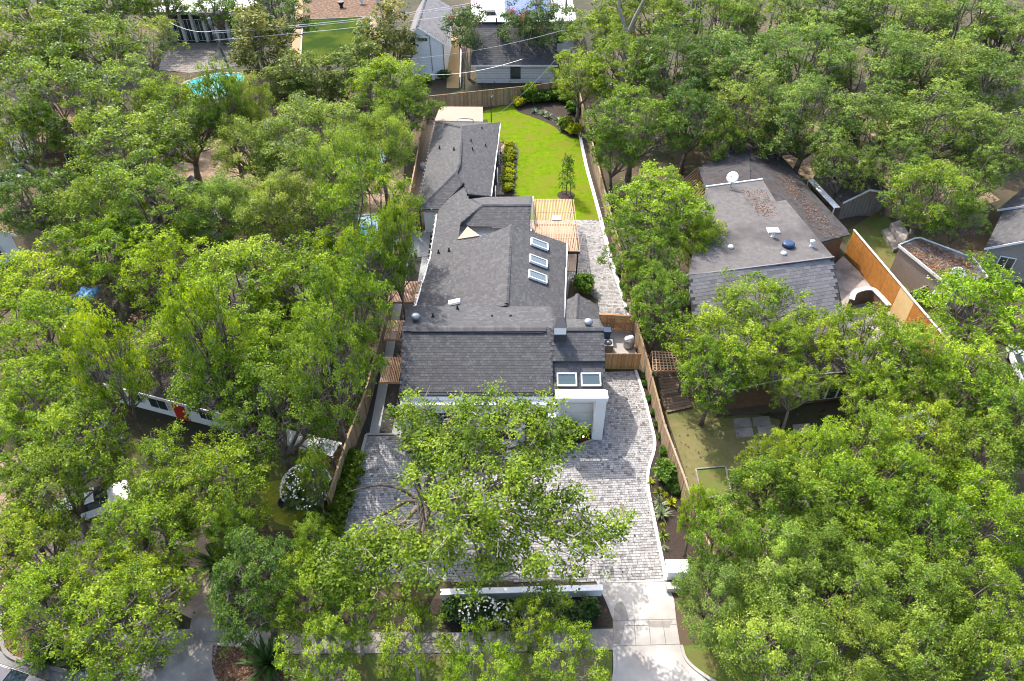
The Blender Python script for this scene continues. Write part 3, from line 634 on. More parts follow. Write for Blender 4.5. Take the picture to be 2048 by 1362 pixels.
def paving(name, poly, z, angle, row, widths, single, box, seed):
    base = sheet(name, poly, z - 0.035, 'joint')
    P2 = [(p.x, p.y) for p in poly]; ca, sa = math.cos(angle), math.sin(angle); rr = random.Random(seed)
    Q = [(x * ca + y * sa, -x * sa + y * ca) for x, y in P2]
    u0, u1 = min(q[0] for q in Q), max(q[0] for q in Q); v0, v1 = min(q[1] for q in Q), max(q[1] for q in Q)
    mb = MB(); cnt = 0; v = v0
    for w in widths:
        if (w, row) not in MESHES:
            me = bpy.data.meshes.new('paver'); hw, hr = w / 2 - .006, row / 2 - .006; b = .009
            me.from_pydata([(-hw, -hr, 0), (hw, -hr, 0), (hw, hr, 0), (-hw, hr, 0), (-hw + b, -hr + b, .035), (hw - b, -hr + b, .035), (hw - b, hr - b, .035), (-hw + b, hr - b, .035)], [],
                           [(4, 5, 6, 7), (0, 1, 5, 4), (1, 2, 6, 5), (2, 3, 7, 6), (3, 0, 4, 7)]); me.materials.append(M['paver']); MESHES[(w, row)] = me
    while v < v1:
        u = u0 - rr.uniform(0, .4)
        while u < u1:
            w = rr.choice(widths); uc, vc = u + w / 2, v + row / 2
            x, y = uc * ca - vc * sa, uc * sa + vc * ca
            if inside(x, y, P2) and inside(*((uc - w * .4) * ca - vc * sa, (uc - w * .4) * sa + vc * ca), P2) and inside(*((uc + w * .4) * ca - vc * sa, (uc + w * .4) * sa + vc * ca), P2):
                zz = z - 0.035 + rr.uniform(-.004, .004)
                if cnt < single and box[0] < x < box[1] and box[2] < y < box[3]:
                    copy_mesh('paver', MESHES[(w, row)], (x, y, zz), base, world=False, rz=angle); cnt += 1
                else:
                    me = MESHES[(w, row)]
                    mb.add([(x + a.co.x * ca - a.co.y * sa, y + a.co.x * sa + a.co.y * ca, zz + a.co.z) for a in me.vertices], [tuple(f.vertices) for f in me.polygons], max(.001, rr.random()))
            u += w
        v += row
    o = mb.build('paver_field', 'paver', base); o["kind"] = "stuff"
    return base
paving('courtyard_paving', court, 0.05, math.radians(3), 0.19, (0.17, 0.23, 0.27), 300, (3.5, 9.5, 23.0, 29.0), 1)
paving('patio_paving', rear_patio, 0.05, 0.0, 0.2, (0.19, 0.24, 0.29), 0, (0, 0, 0, 0), 2)
kb = MB(); sweep(kb, smooth_line(G(*alcove)), 0.12, -.05, .09); tag(kb.build('bed_edging', 'concrete'), kind='structure')
sheet('alcove_bed', G((1106, 868), (1192, 864), (1194, 872), (1185, 878), (1140, 898), (1104, 914)), 0.045, 'mulch')
sheet('entry_bed', G((806, 872), (1108, 880), (1100, 914), (1070, 932), (1000, 947), (900, 932), (815, 902)), 0.04, 'mulch')
for k, pp in enumerate((((840, 885), (880, 884), (885, 897), (838, 898)), ((930, 882), (965, 880), (968, 905), (926, 906)), ((1000, 880), (1085, 880), (1085, 895), (1000, 895)), ((990, 902), (1050, 902), (1052, 926), (985, 926)))):
    sheet('stepping_slab', G(*pp), 0.075 + .002 * k, 'concrete_white')

# ------------------------------------------------------------------ fences of the lot
board_fence('wooden_fence', 'tall tan board fence closing the far end of the lot behind the lawn', [at(856, 226), at(1068, 203), at(1142, 192)], 2.15, 'fence', rail_side=1)
board_fence('wooden_fence', 'tan board fence beside the driveway planting strip and the lattice arbour', [at(1428, 1165), at(1387, 1080), at(1360, 990), at(1322, 885), at(1287, 745), at(1268, 680), at(1250, 590), at(1232, 510), at(1213, 440), at(1170, 262), at(1153, 196)], 1.8, 'fence', rail_side=-1)
board_fence('wooden_fence', 'brown board fence along the narrow gravel passage with slatted covers', [at(667, 1030), at(706, 905), at(735, 830), at(774, 680), at(797, 560), at(815, 462), at(833, 365), at(857, 228)], 1.9, 'fence', rail_side=1)
board_fence('wooden_gate', 'reddish wooden gate facing the paved driveway in front of the service pad', [at(1206, 738), at(1278, 738)], 1.6, 'gate', 0.14, rail_side=1, cat='gate', cap=False)
sg = board_fence('wooden_gate', 'reddish wooden gate between the paver patio and the service pad', [at(1190, 662), at(1270, 666)], 1.75, 'gate', 0.14, rail_side=-1, cat='gate')
a_, b_ = at(1207, 663), at(1250, 665); MB().beam((a_.x, a_.y - .07, 1.6), (b_.x, b_.y - .07, .25), 0.03, 0.1, .3).build('diagonal_brace', 'gate', sg)
board_fence('wooden_gate', 'short board gate between the pebble strip and the grey side patio', [at(811, 459), at(846, 459)], 1.7, 'fence', 0.14, rail_side=1, cat='gate')
# low front wall, piers
w = thing('front_wall', 'low white stucco wall between the courtyard and the front bed', 'wall', at(890, 1196))
a_, b_ = at(884, 1197), at(1202, 1188)
MB().beam(a_ + Vector((0, 0, .32)), b_ + Vector((0, 0, .32)), 0.28, 0.72).build('wall', 'stucco', w)
MB().beam(a_ + Vector((-.05, 0, .7)), b_ + Vector((.05, 0, .7)), 0.36, 0.08).build('coping', 'stucco', w)
MB().beam(a_ + Vector((0, .34, .1)), b_ + Vector((0, .34, .1)), 0.12, 0.3).build('planter_lip', 'black', w)
p = thing('gate_pier', 'blocky white stucco pier beside the driveway entrance', 'pier', at(1352, 1150))
c_ = at(1350, 1150); MB().box((c_.x, c_.y, .45), (1.15, .7, .9)).build('shaft', 'stucco', p); MB().box((c_.x, c_.y, .95), (1.3, .85, .1)).build('cap', 'stucco', p)
c2 = at(1345, 1178); MB().box((c2.x, c2.y, .2), (.8, .45, .4)).build('plinth', 'concrete', p)
# ------------------------------------------------------------------ the white house
house = thing('white_house', 'long white house with dark grey shingle roofs, skylights and a square white garage frame', 'house', (0, 40, 0))
YE, ZE, YR, ZR = 34.17, 3.6, 38.7, 5.5; SL = (ZR - ZE) / (YR - YE)
# walls
MB().prism([(-7.4, 33.9), (2.8, 33.9), (2.8, 38.8), (3.5, 38.8), (3.5, 42.0), (-7.4, 42.0)], 0, 3.35).build('front_block_wall', 'stucco', house)
pr = [(36.3, 0), (40.6, 0), (40.6, 4.3), (38.72, 5.25), (36.3, 4.2)]
MB().add([(x, y, z) for x in (2.82, 6.25) for y, z in pr], [(4, 3, 2, 1, 0), (5, 6, 7, 8, 9)] + [(i, (i + 1) % 5, 5 + (i + 1) % 5, 5 + i) for i in range(5)]).build('garage_wall', 'stucco', house)
pr = [(34.4, 3.3), (42.2, 3.3), (42.2, 4.55), (38.72, 5.3)]
MB().add([(x, y, z) for x in (-7.35, 2.8) for y, z in pr], [(3, 2, 1, 0), (4, 5, 6, 7)] + [(i, (i + 1) % 4, 4 + (i + 1) % 4, 4 + i) for i in range(4)]).build('front_gable_wall', 'stucco', house)
MB().prism([(-7.2, 42.01), (3.55, 42.01), (4.4, 53.2), (-6.6, 53.2)], 0, 2.75).build('main_block_wall', 'stucco', house)
MB().add([(-7.0, 53.15, 2.7), (4.4, 53.15, 2.7), (-.1, 53.15, 4.75), (-7.0, 53.0, 2.7), (4.4, 53.0, 2.7), (-.1, 53.0, 4.75)], [(0, 2, 1), (3, 4, 5), (0, 1, 4, 3), (1, 2, 5, 4), (2, 0, 3, 5)]).build('main_gable_wall', 'stucco', house)
MB().prism([(-6.6, 53.21), (1.6, 53.21), (1.6, 61.4), (-3.9, 61.4), (-6.6, 59.2)], 0, 2.6).build('kitchen_wall', 'stucco', house)
MB().prism([(-8.55, 60.0), (-6.61, 60.0), (-6.3, 62.2), (-2.5, 62.2), (-1.85, 78.6), (-8.5, 78.9)], 0, 2.65).build('rear_wing_wall', 'stucco', house)
# front roof
fs = roof_face(house, [(-7.8, YR, ZR), (2.82, YR, ZR), (2.82, YE, ZE), (-7.66, YE, ZE)], single=300, single_box=(-5.6, 2.6, 36.4, 38.6), seed=1)
z722 = ZE + SL * (36.35 - YE)
roof_face(house, [(2.82, YR, ZR), (6.54, YR, ZR), (6.5, 36.35, z722), (2.82, 36.35, z722)], seed=2)
rec = [Vector((2.84, 36.5, z722 - .16)), Vector((6.46, 36.5, z722 - .16)), Vector((6.46, 34.0, 3.1)), Vector((2.84, 34.0, 3.1))]
roof_face(house, rec, 'recessed_roof', seed=3)
MB().box((2.9, 35.2, 3.3), (.12, 2.4, 1.0)).build('recess_cheek', 'roof_base', house)
# darker side face of the slope at the recess
roof_face(house, [(-7.72, 42.1, 4.82), (3.05, 42.1, 4.82), (3.05, YR + .01, ZR), (-7.8, YR + .01, ZR)], seed=4)
roof_face(house, [(3.06, 40.9, 4.55), (6.5, 40.9, 4.55), (6.54, YR + .01, ZR), (3.06, YR + .01, ZR)], seed=5)
caps(house, (-7.75, YR, ZR + .03), (2.4, YR - .02, ZR + .03), w=.6, seed=1); caps(house, (3.5, YR, ZR + .02), (6.5, YR, ZR + .02), w=.5, seed=2)
MB().beam((-7.2, YR - .32, ZR - .04), (2.2, YR - .38, ZR - .06), 0.05, 0.05).build('ridge_vent', 'black', house)
# main roof
rf, rn = Vector((-.09, 53.3, 5.0)), Vector((-.42, 42.0, 5.0))
eL = [Vector((-7.78, 42.9, 3.02)), Vector((-7.06, 51.3, 3.02)), Vector((-7.09, 58.5, 3.0))]
nML = ((eL[0] - rn).cross(rf - rn)).normalized(); nML = nML if nML.z > 0 else -nML
def ml(px, py): return on_plane(px, py, rn, nML)
MLp = [rn, rf, ml(960, 473), ml(915, 480), ml(920, 447), ml(965, 410), ml(936, 396), ml(927, 367), ml(878, 418), ml(875, 427), ml(862, 514), ml(825, 637), Vector((-7.7, 42.0, ml(825, 637).z))]
roof_face(house, MLp, seed=6)
MR = [rn, Vector((3.92, 42.0, 3.0)), Vector((4.86, 53.6, 3.0)), rf]
roof_face(house, MR, seed=7); nMR = newell(MR)
caps(house, rn + Vector((0, .2, .02)), rf + Vector((0, 0, .02)), seed=3)
# kitchen roof
k1, k2 = ml(965, 410), at(1062, 412, ml(965, 410).z)
k2.y = k1.y; zk = k1.z
kf = [k1, k2, Vector((k2.x, k1.y - 3.1, zk - 1.12)), Vector((-4.0, k1.y - 3.1, zk - 1.12))]
nK = newell(kf); kf[3] = on_plane(918, 450, k1, nK); kf[2] = on_plane(1060, 460, k1, nK)
roof_face(house, kf + [on_plane(935, 458, k1, nK)][0:0], seed=8)
kb_ = [k1, k2, at(1065, 393, zk - 1.35), at(936, 395, zk - 1.35)]
roof_face(house, kb_, seed=9)
caps(house, k1 + Vector((0, 0, .02)), k2 + Vector((0, 0, .02)), seed=4); caps(house, k1 + Vector((0, 0, .02)), kf[3] + Vector((0, 0, .02)), seed=5)
tp = [ml(915, 480) + Vector((0, 0, .1)), ml(960, 473) + Vector((0, 0, .1)), on_plane(935, 455, k1, nK) + Vector((0, 0, .12))]
MB().slab(tp, .2).build('tan_roof_cricket', 'metal_roof', house)
# rear wing roof
zr_, ze_ = 4.4, 2.9
r1, r2, r3 = at(924, 254, zr_), at(918, 328, zr_), at(911, 346, zr_)
cFL, cFR, cNR, cNL, cNV = at(872, 243, ze_), at(999.5, 246, ze_), at(981, 391, ze_), at(837, 419, ze_), at(878, 418.5, ze_)
nH = ((cNL - r3).cross(cNV - r3)).normalized(); nH = nH if nH.z > 0 else -nH
pk = on_plane(927, 367, r3, nH)
roof_face(house, [r1, r2, r3, pk, at(936, 395, zk - 1.0), cNR, cFR], seed=10)
roof_face(house, [r1, cFL, cNL, r3, r2], seed=11)
roof_face(house, [r3, cNL, cNV, pk], seed=12)
roof_face(house, [r1, cFR, cFL], seed=13)
for i, (a, b) in enumerate(((r1, r2), (r2, r3), (r3, cNL), (r1, cFL), (r1, cFR), (r3, pk))): caps(house, a + Vector((0, 0, .02)), b + Vector((0, 0, .02)), seed=20 + i)
# small gable on the right
s1, s2 = at(1155, 588, 3.5), at(1150, 640, 3.5); s2.x = s1.x - .35
e1, e2 = at(1199, 612, 2.75), at(1198, 642, 2.75); l1, l2 = at(1133, 600, 2.75), at(1130, 642, 2.75)
roof_face(house, [s1, e1, e2, s2], seed=14); roof_face(house, [s1, s2, l2, l1], seed=15); caps(house, s1, s2, seed=9)
MB().prism([(4.45, 41.0), (6.5, 41.0), (6.6, 44.4), (4.45, 44.4)], 0, 2.68).build('pantry_wall', 'stucco', house)
# gutters, downpipes, eave lights
def gutter(a, b, m='black', w=.1): MB().beam(Vector(a) + Vector((0, 0, -.1)), Vector(b) + Vector((0, 0, -.1)), w, .11).build('gutter', m, house)
off = Vector((-.08, 0, 0))
for a, b, m in ((MLp[11] + off, MLp[10] + off, 'white_paint'), (MLp[10] + off, MLp[9] + off, 'white_paint'), (cNL + off, cFL + off, 'black'), (cNL + Vector((0, -.08, 0)), cNV + Vector((0, -.08, 0)), 'black'), (cNR - off, cFR - off, 'white_paint'),
                (MR[1] - off, MR[2] - off, 'white_paint'), (kb_[2] + Vector((.08, .1, 0)), kf[2] + Vector((.08, 0, 0)), 'white_paint'), (kb_[3] + Vector((1.5, .08, 0)), kb_[2] + Vector((0, .08, 0)), 'black'), ((-7.66, YE - .08, ZE), (2.8, YE - .08, ZE), 'black')):
    gutter(a, b, m)
lm = MB().box((0, 0, 0), (.07, .07, .07)).mesh('eave_light'); lm.materials.append(M['white_paint'])
for a, b in ((MLp[11], MLp[10]), (MLp[10], MLp[9]), (cNL, cFL), (cNL, cNV)):
    a = Vector(a); b = Vector(b); k = int((b - a).length / .75)
    sx = -1 if a.x < -3 and a is not cNR else 1
    for i in range(k): copy_mesh('eave_light', lm, a.lerp(b, (i + .5) / k) + Vector((sx * .2, 0, .0)), house)
for p_, q_ in ((Vector((cNL.x + .12, cNL.y - .02, 0)), ze_ - .15), (Vector((-7.75, YE - .1, 0)), ZE - .15), (Vector((cFR.x + .1, 72.0, 0)), ze_ - .1), (Vector((6.72, 44.45, 0)), 2.6)):
    MB().box((p_.x, p_.y, q_ / 2), (.1, .1, q_)).build('downpipe', 'black', house)
# skylights
def skylight(center, n, u, a, b, frame='white_paint'):
    u = u.normalized(); v = n.cross(u); R_ = Matrix((u, v, n)).transposed()
    mb = MB()
    def bx(c, d):
        vs_ = [Vector(center) + R_ @ (Vector(c) + Vector((sx * d[0] / 2, sy * d[1] / 2, sz * d[2] / 2))) for sx in (-1, 1) for sy in (-1, 1) for sz in (-1, 1)]
        return vs_, [(0, 1, 3, 2), (4, 6, 7, 5), (0, 4, 5, 1), (2, 3, 7, 6), (0, 2, 6, 4), (1, 5, 7, 3)]
    for c, d in (((0, b / 2, .1), (a, .09, .2)), ((0, -b / 2, .1), (a, .09, .2)), ((a / 2 - .045, 0, .1), (.09, b - .09, .199)), ((-a / 2 + .045, 0, .1), (.09, b - .09, .199))): mb.add(*bx(c, d))
    f = mb.build('skylight', frame, house)
    g_ = MB(); g_.add(*bx((0, 0, .13), (a - .18, b - .09, .03))); g_.build('pane', 'sky_glass', f)
    return f
for (x, y) in ((1078, 490), (1076, 524), (1074.5, 555)):
    c_ = on_plane(x, y, rn, nMR); skylight(c_, nMR, Vector((1, 0, -.44)), 1.62, 0.92)
nR = newell(rec)
for x in (1133.5, 1181.5):
    c_ = on_plane(x, 760, rec[0], nR); skylight(c_, nR, Vector((1, 0, 0)), 1.38, 0.86, 'sky_frame' if False else 'white_paint')
# chimney
ch = MB().box((3.35, 38.05, 5.75), (.86, .72, 1.4)).build('chimney', 'roof_base', house)
MB().box((3.35, 37.68, 6.12), (.84, .03, .62)).build('flashing', 'white_paint', ch)
MB().add([(2.9, 37.6, 6.45), (3.8, 37.6, 6.45), (3.8, 38.5, 6.45), (2.9, 38.5, 6.45), (3.1, 38.3, 6.85), (3.6, 38.3, 6.85)], [(0, 1, 5, 4), (1, 2, 5), (2, 3, 4, 5), (3, 0, 4), (3, 2, 1, 0)]).build('cap', 'shingle', ch)
# roof vents
def pipe(px, py, plane, h=.35, r=.07, elbow=True):
    p_ = on_plane(px, py, *plane); mb = MB().tube([p_ - Vector((0, 0, .1)), p_ + Vector((0, 0, h))], r, 8); 
    if elbow: mb.lathe((p_.x, p_.y, p_.z + .02), [(r * 2.0, 0), (r * 1.3, .09)], 10)
    return mb.build('vent_pipe', 'black', house, True)
def turbine(px, py, plane):
    p_ = on_plane(px, py, *plane); mb = MB().lathe((p_.x, p_.y, p_.z - .05), [(.2, 0), (.2, .25), (.3, .3), (.33, .45), (.26, .58), (.08, .64)], 14); return mb.build('turbine_vent', 'grey_metal', house, True)
PL_ML = (rn, nML); nB = newell([(-7.72, 42.1, 4.82), (3.05, 42.1, 4.82), (3.05, YR, ZR), (-7.8, YR, ZR)]); PL_B = (Vector((0, YR, ZR)), nB)
pR = [r1, r2, cFR]; PL_RR = (r1, newell([r1, r2, cNR, cFR])); PL_RL = (r1, newell([r1, cFL, cNL, r2]))
for x, y, pl in ((877, 506, PL_ML), (898, 502, PL_ML), (866, 634, PL_B), (915, 618, PL_B), (908, 300, PL_RL), (879, 297, PL_RL), (945, 300, PL_RR), (971, 293, PL_RR), (942, 283, PL_RR), (964, 259, PL_RR)): pipe(x, y, pl)
for x, y in ((984, 632), (1021, 632)): pipe(x, y, PL_B, .1, .06)
turbine(832, 641, PL_B); PL_B2 = (Vector((4, YR, ZR)), newell([(3.06, 40.9, 4.55), (6.5, 40.9, 4.55), (6.54, YR, ZR), (3.06, YR, ZR)])); turbine(1176, 652, PL_B2)
c_ = ml(909, 606); MB().box((c_.x, c_.y, c_.z + .1), (.95, .45, .22), ry=-.27).build('white_roof_hatch', 'white_paint', house)
mb = MB(); a_ = at(915, 243, 3.1); mb.tube([a_ + Vector((0, 0, -.2)), a_ + Vector((.05, .2, .25)), a_ + Vector((1.0, .3, .28)), a_ + Vector((1.8, .1, .2)), a_ + Vector((1.85, -.1, -.15))], .06, 6); mb.build('curved_conduit', 'grey_metal', house, True)
# garage frame
MB().box((5.95, 33.4, 1.95), (.72, .72, 3.9)).build('frame_post', 'stucco', house)
MB().box((3.05, 33.4, 1.95), (.3, .72, 3.9)).build('frame_post', 'stucco', house)
MB().box((4.65, 33.4, 4.06), (3.5, .76, .32)).build('frame_lintel', 'stucco', house)
MB().box((4.4, 34.15, 1.7), (2.9, .12, 3.4)).build('garage_panel', 'white_paint', house)
for zz in (0.9, 1.75, 2.6): MB().box((4.4, 34.075, zz), (2.4, .02, .03)).build('panel_groove', 'siding', house)
MB().box((4.65, 33.95, 3.82), (3.4, .4, .25)).build('parapet_cap', 'stucco', house)
MB().box((6.16, 35.1, 1.55), (.16, 2.4, 3.1)).build('return_wall', 'stucco', house)
# porch
MB().box((-2.3, 33.68, 2.7), (10.6, .42, .8)).build('porch_canopy', 'stucco', house)
MB().box((-6.6, 33.66, 1.14), (1.6, .44, 2.28)).build('porch_wall', 'stucco', house)
MB().box((.6, 32.9, 1.35), (.55, .4, 2.7)).build('porch_pier', 'stucco', house)
MB().box((2.72, 32.9, 1.35), (.55, .4, 2.7)).build('porch_pier', 'stucco', house)
def window(c, d, rz=0, parent=None, panes=2, frame='black', glass='glass', name='window'):
    f = MB().box(c, (d[0], .1, d[1]), rz).build(name, frame, parent or house); n = panes; pw = (d[0] - .1) / n
    R_ = Matrix.Rotation(rz, 3, 'Z')
    for i in range(n):
        q = Vector(c) + R_ @ Vector((-d[0] / 2 + .05 + pw * (i + .5), -.045, 0)); MB().box(q, (pw - .06, .04, d[1] - .12), rz).build('pane', glass, f)
    return f
window((-4.3, 33.86, 1.55), (2.6, 1.7), panes=3); window((-1.2, 33.86, 1.55), (1.6, 1.7))
dr = MB().box((1.65, 33.84, 1.2), (1.7, .12, 2.4)).build('door', 'dark', house); MB().box((1.3, 33.77, 1.25), (.7, .05, 1.9)).build('pane', 'glass', dr); MB().box((1.95, 33.75, 1.1), (.05, .06, .5)).build('handle', 'grey_metal', dr)
MB().box((1.65, 33.3, .12), (1.6, 1.1, .14)).build('threshold', 'wood_floor', house)
for x in (.1, 2.75):
    sc = MB().box((x, 32.62 if x > 2 else 33.8, 1.95), (.16, .14, .42)).build('wall_lamp', 'black', house); MB().box((x, 32.56 if x > 2 else 33.74, 1.85), (.08, .1, .14)).build('bulb', 'lamp', sc)
for y in (65.0, 69.0, 73.0): window((-2.0 - (62 - y) * .035 + .2, y, 1.5), (1.2, 1.2), math.pi / 2, frame='white_paint')
MB().box((-7.6, 59.95, 1.2), (1.4, .1, 2.2)).build('garage_side_door', 'white_paint', house)
# shed roof extension behind the wing
sh = thing('storage_shed', 'small shed with a plain flat tan roof behind the rear wing', 'shed', at(915, 245))
MB().slab([at(869, 241, 2.35), at(966, 243, 2.35), at(965.5, 213.5, 2.45), at(880, 213, 2.45)], .1).build('roof', 'metal_roof', sh)
q = [at(872, 238, 2.3), at(962, 240, 2.3), at(962, 215, 2.3), at(883, 215, 2.3)]; MB().prism([(a.x, a.y) for a in q], 0, 2.28).build('wall', 'siding', sh)
# service mast on the lawn corner
sm = thing('service_mast', 'thin black service mast with insulators beside the rear wing roof', 'mast', at(984, 262)); b0 = at(983, 262)
MB().tube([(b0.x, b0.y, 0), (b0.x, b0.y, 4.3)], .06, 8).build('pole', 'black', sm); MB().tube([(b0.x, b0.y, 4.2), (b0.x + .25, b0.y, 4.45)], .05, 6).build('weatherhead', 'grey_metal', sm)

# ------------------------------------------------------------------ pergola and slatted covers
def slat_roof(name, label, x0, x1, y0, y1, z, material, step, sw, posts, beams, group=None, cat='pergola', post_mat='black', single=True, skew=0.0, skip=()):
    t = thing(name, label, cat, (x0, y0, 0), group)
    me = MB().box((0, 0, 0), (sw, y1 - y0, .06)).mesh('slat'); me.materials.append(M[material])
    k = int((x1 - x0) / step)
    for i in range(k):
        if i in skip: continue
        copy_mesh('slat', me, (x0 + step * (i + .5), (y0 + y1) / 2 , z), t, rz=skew)
    for f in beams:
        y = y0 + (y1 - y0) * f; MB().beam((x0 - skew * (f - .5) * (y1 - y0), y, z - .11), (x1 - skew * (f - .5) * (y1 - y0), y, z - .11), .09, .14, .5).build('beam', material, t)
    for x, y in posts: MB().box((x, y, (z - .18) / 2), (.12, .12, z - .18)).build('post', post_mat, t)
    return t
pg = slat_roof('pergola', 'pale wooden slat pergola on black posts beside the lawn', 2.1, 5.95, 52.6, 61.7, 2.75, 'pine', 0.15, 0.09, [(5.85, 52.75), (5.85, 57.2), (5.85, 61.5), (2.3, 61.5)], (0.01, .25, .5, .75, .99))
MB().beam((2.1, 52.55, 2.62), (5.98, 52.55, 2.62), .08, .2).build('edge_beam', 'black', pg); MB().beam((6.02, 52.5, 2.62), (6.02, 61.7, 2.62), .07, .2).build('edge_beam', 'pine', pg)
MB().box((4.2, 58.1, 2.83), (.85, .85, .08)).build('ceiling_panel', 'grey_metal', pg)
sheet('pergola_deck', [(1.7, 53.3, 0), (6.1, 53.3, 0), (6.1, 61.8, 0), (1.7, 61.8, 0)], 0.085, mat('sandstone_deck', (0.36, 0.27, 0.21), (0.31, 0.23, 0.18), 2, .8))
for lab, (x0, y0), (x1, y1) in (('slatted cedar cover over the passage beside the main roof, widest of three', (778, 604), (843, 563)), ('slatted cedar cover over the passage beside the front roof ridge', (765, 679), (806, 641)), ('slatted cedar cover over the passage beside the front slope, half under foliage', (757, 764), (804, 714))):
    a, b = at(x0, y0, 2.5), at(x1, y1, 2.5)
    slat_roof('slatted_cover', lab, min(a.x, b.x) + .1, max(a.x, b.x) + .15, a.y, b.y, 2.5, 'cedar', 0.125, 0.07, [], (0.02, .5, .98), 'slatted covers over the side passage', 'trellis', skew=-.02)
# things on the service pad
def ac_unit(label, base, s=.8, h=.85, group=None):
    t = thing('ac_unit', label, 'air conditioner', base, group); x, y = base[0], base[1]
    bevel(MB().box((x, y, h / 2 + .06), (s, s, h)).build('cabinet', 'grey_metal', t)); MB().lathe((x, y, h + .06), [(s * .42, 0), (s * .42, .04), (s * .36, .06)], 18).build('fan_grille', 'black', t); MB().lathe((x, y, h + .1), [(.12, 0), (.1, .05)], 10).build('fan_hub', 'white_paint', t)
    return t
t = thing('tank', 'round dark steel tank with a white domed lid on the service pad', 'tank', at(1257, 694)); b0 = at(1257, 694)
MB().lathe((b0.x, b0.y, 0.05), [(.42, 0), (.45, .2), (.45, .75), (.4, .86), (.2, .9)], 20).build('body', 'grey_metal', t, True); MB().lathe((b0.x + .1, b0.y + .02, .93), [(.27, 0), (.25, .1), (.15, .2), (.04, .24)], 16).build('lid', 'white_paint', t, True)
MB().lathe((b0.x - .2, b0.y - .15, .93), [(.14, 0), (.13, .06), (.06, .12)], 12).build('valve_cap', 'white_paint', t, True); MB().tube([(b0.x - .1, b0.y + .3, .9), (b0.x - .1, b0.y + .45, .9), (b0.x - .1, b0.y + .45, .1)], .04, 6).build('pipe', 'black', t)
ac_unit('square grey air conditioner on the service pad against the house', at(1214, 702)); 
t = thing('wheelie_bin', 'dark blue rubbish bin on the service pad by the house wall', 'bin', at(1212, 678)); b0 = at(1212, 678); binm = mat('blue_plastic', (.03, .06, .12), (.04, .07, .14), 3, .5)
MB().add([(b0.x - .24, b0.y - .26, .05), (b0.x + .24, b0.y - .26, .05), (b0.x + .24, b0.y + .26, .05), (b0.x - .24, b0.y + .26, .05), (b0.x - .3, b0.y - .34, .98), (b0.x + .3, b0.y - .34, .98), (b0.x + .3, b0.y + .34, .98), (b0.x - .3, b0.y + .34, .98)], [(3, 2, 1, 0), (4, 5, 6, 7), (0, 1, 5, 4), (1, 2, 6, 5), (2, 3, 7, 6), (3, 0, 4, 7)]).build('body', binm, t)
MB().box((b0.x, b0.y, 1.02), (.64, .72, .07)).build('lid', binm, t); MB().tube([(b0.x - .27, b0.y + .4, .95), (b0.x + .27, b0.y + .4, .95)], .025, 6).build('handle', binm, t)
for lab, px, py in (('small white pump unit on the pebble strip beside the rear wing eave', 846, 338), ('coiled black hose on the pebble strip behind the wing', 862, 245)):
    b0 = at(px, py); t = thing('pump_unit' if 'pump' in lab else 'garden_hose', lab, 'pump' if 'pump' in lab else 'hose', b0)
    if 'pump' in lab: MB().lathe((b0.x, b0.y, 0), [(.3, 0), (.32, .5), (.25, .7), (.1, .75)], 14).build('body', 'white_paint', t, True); MB().lathe((b0.x, b0.y, .76), [(.16, 0), (.12, .06)], 12).build('cap', 'grey_metal', t)
    else:
        MB().tube([(b0.x + math.cos(a * .5) * (.55 + .03 * math.sin(a)), b0.y + math.sin(a * .5) * .8, .05 + .012 * a) for a in range(40)], .03, 5).build('coil', 'black', t); MB().tube([(b0.x + .55, b0.y, .05), (b0.x + .7, b0.y - .4, .05), (b0.x + .6, b0.y - 1.2, .04)], .03, 5).build('loose_end', 'black', t)
# ------------------------------------------------------------------ neighbours
def aty(px, py, Y):
    u = (px - 1024) / F; v = (681 - py) / F; dy, dz = CP + v * SP, -SP + v * CP; t = Y / dy
    return Vector((u * t, Y, CAMH + t * dz))
def gable_house(t, A, B, D, ze, zr, wall, over=.35, piece='shingle', material='shingle_brown', course=.28, width=.45, field=True, base='roof_base', lean=.5):
    """A,B: base of the gable wall, D: vector back along the ridge; lean: ridge place between A (0) and B (1)"""
    A, B, D = Vector(A), Vector(B), Vector(D); A.z = B.z = 0; up = Vector((0, 0, 1)); Mx = A.lerp(B, lean)
    pr = [A, B, B + up * ze, Mx + up * (zr - .1), A + up * ze]
    MB().add([p for p in pr] + [p + D for p in pr], [(0, 1, 2, 3, 4), (9, 8, 7, 6, 5)] + [(i + 5, (i + 1) % 5 + 5, (i + 1) % 5, i) for i in range(5)]).build('wall', wall, t)
    w = (B - A).normalized(); d = D.normalized() * over; sA = (zr - ze) / max(.1, (Mx - A).length); sB = (zr - ze) / max(.1, (B - Mx).length)
    for X, s, sg in ((A, sA, -1), (B, sB, 1)):
        e = X + w * sg * over + up * (ze - s * over + .06); r = Mx + up * (zr + .06)
        pts = [e - d, r - d, r + D + d, e + D + d]
        if field: roof_face(t, pts, 'roof_slope', piece, material, course, width, .12, base=base, seed=int(abs(A.x)))
        else: MB().slab(pts, .12).build('roof_slope', base, t)
    for X, sg, s in ((A, -1, sA), (B, 1, sB)):
        e = X + w * sg * over + up * (ze - s * over); MB().beam(e - d * 1.05, Mx + up * zr - d * 1.05, .05, .2).build('barge_board', 'white_paint', t)
    caps(t, Mx + up * (zr + .07) - d, Mx + up * (zr + .07) + D, material=material)
    return t
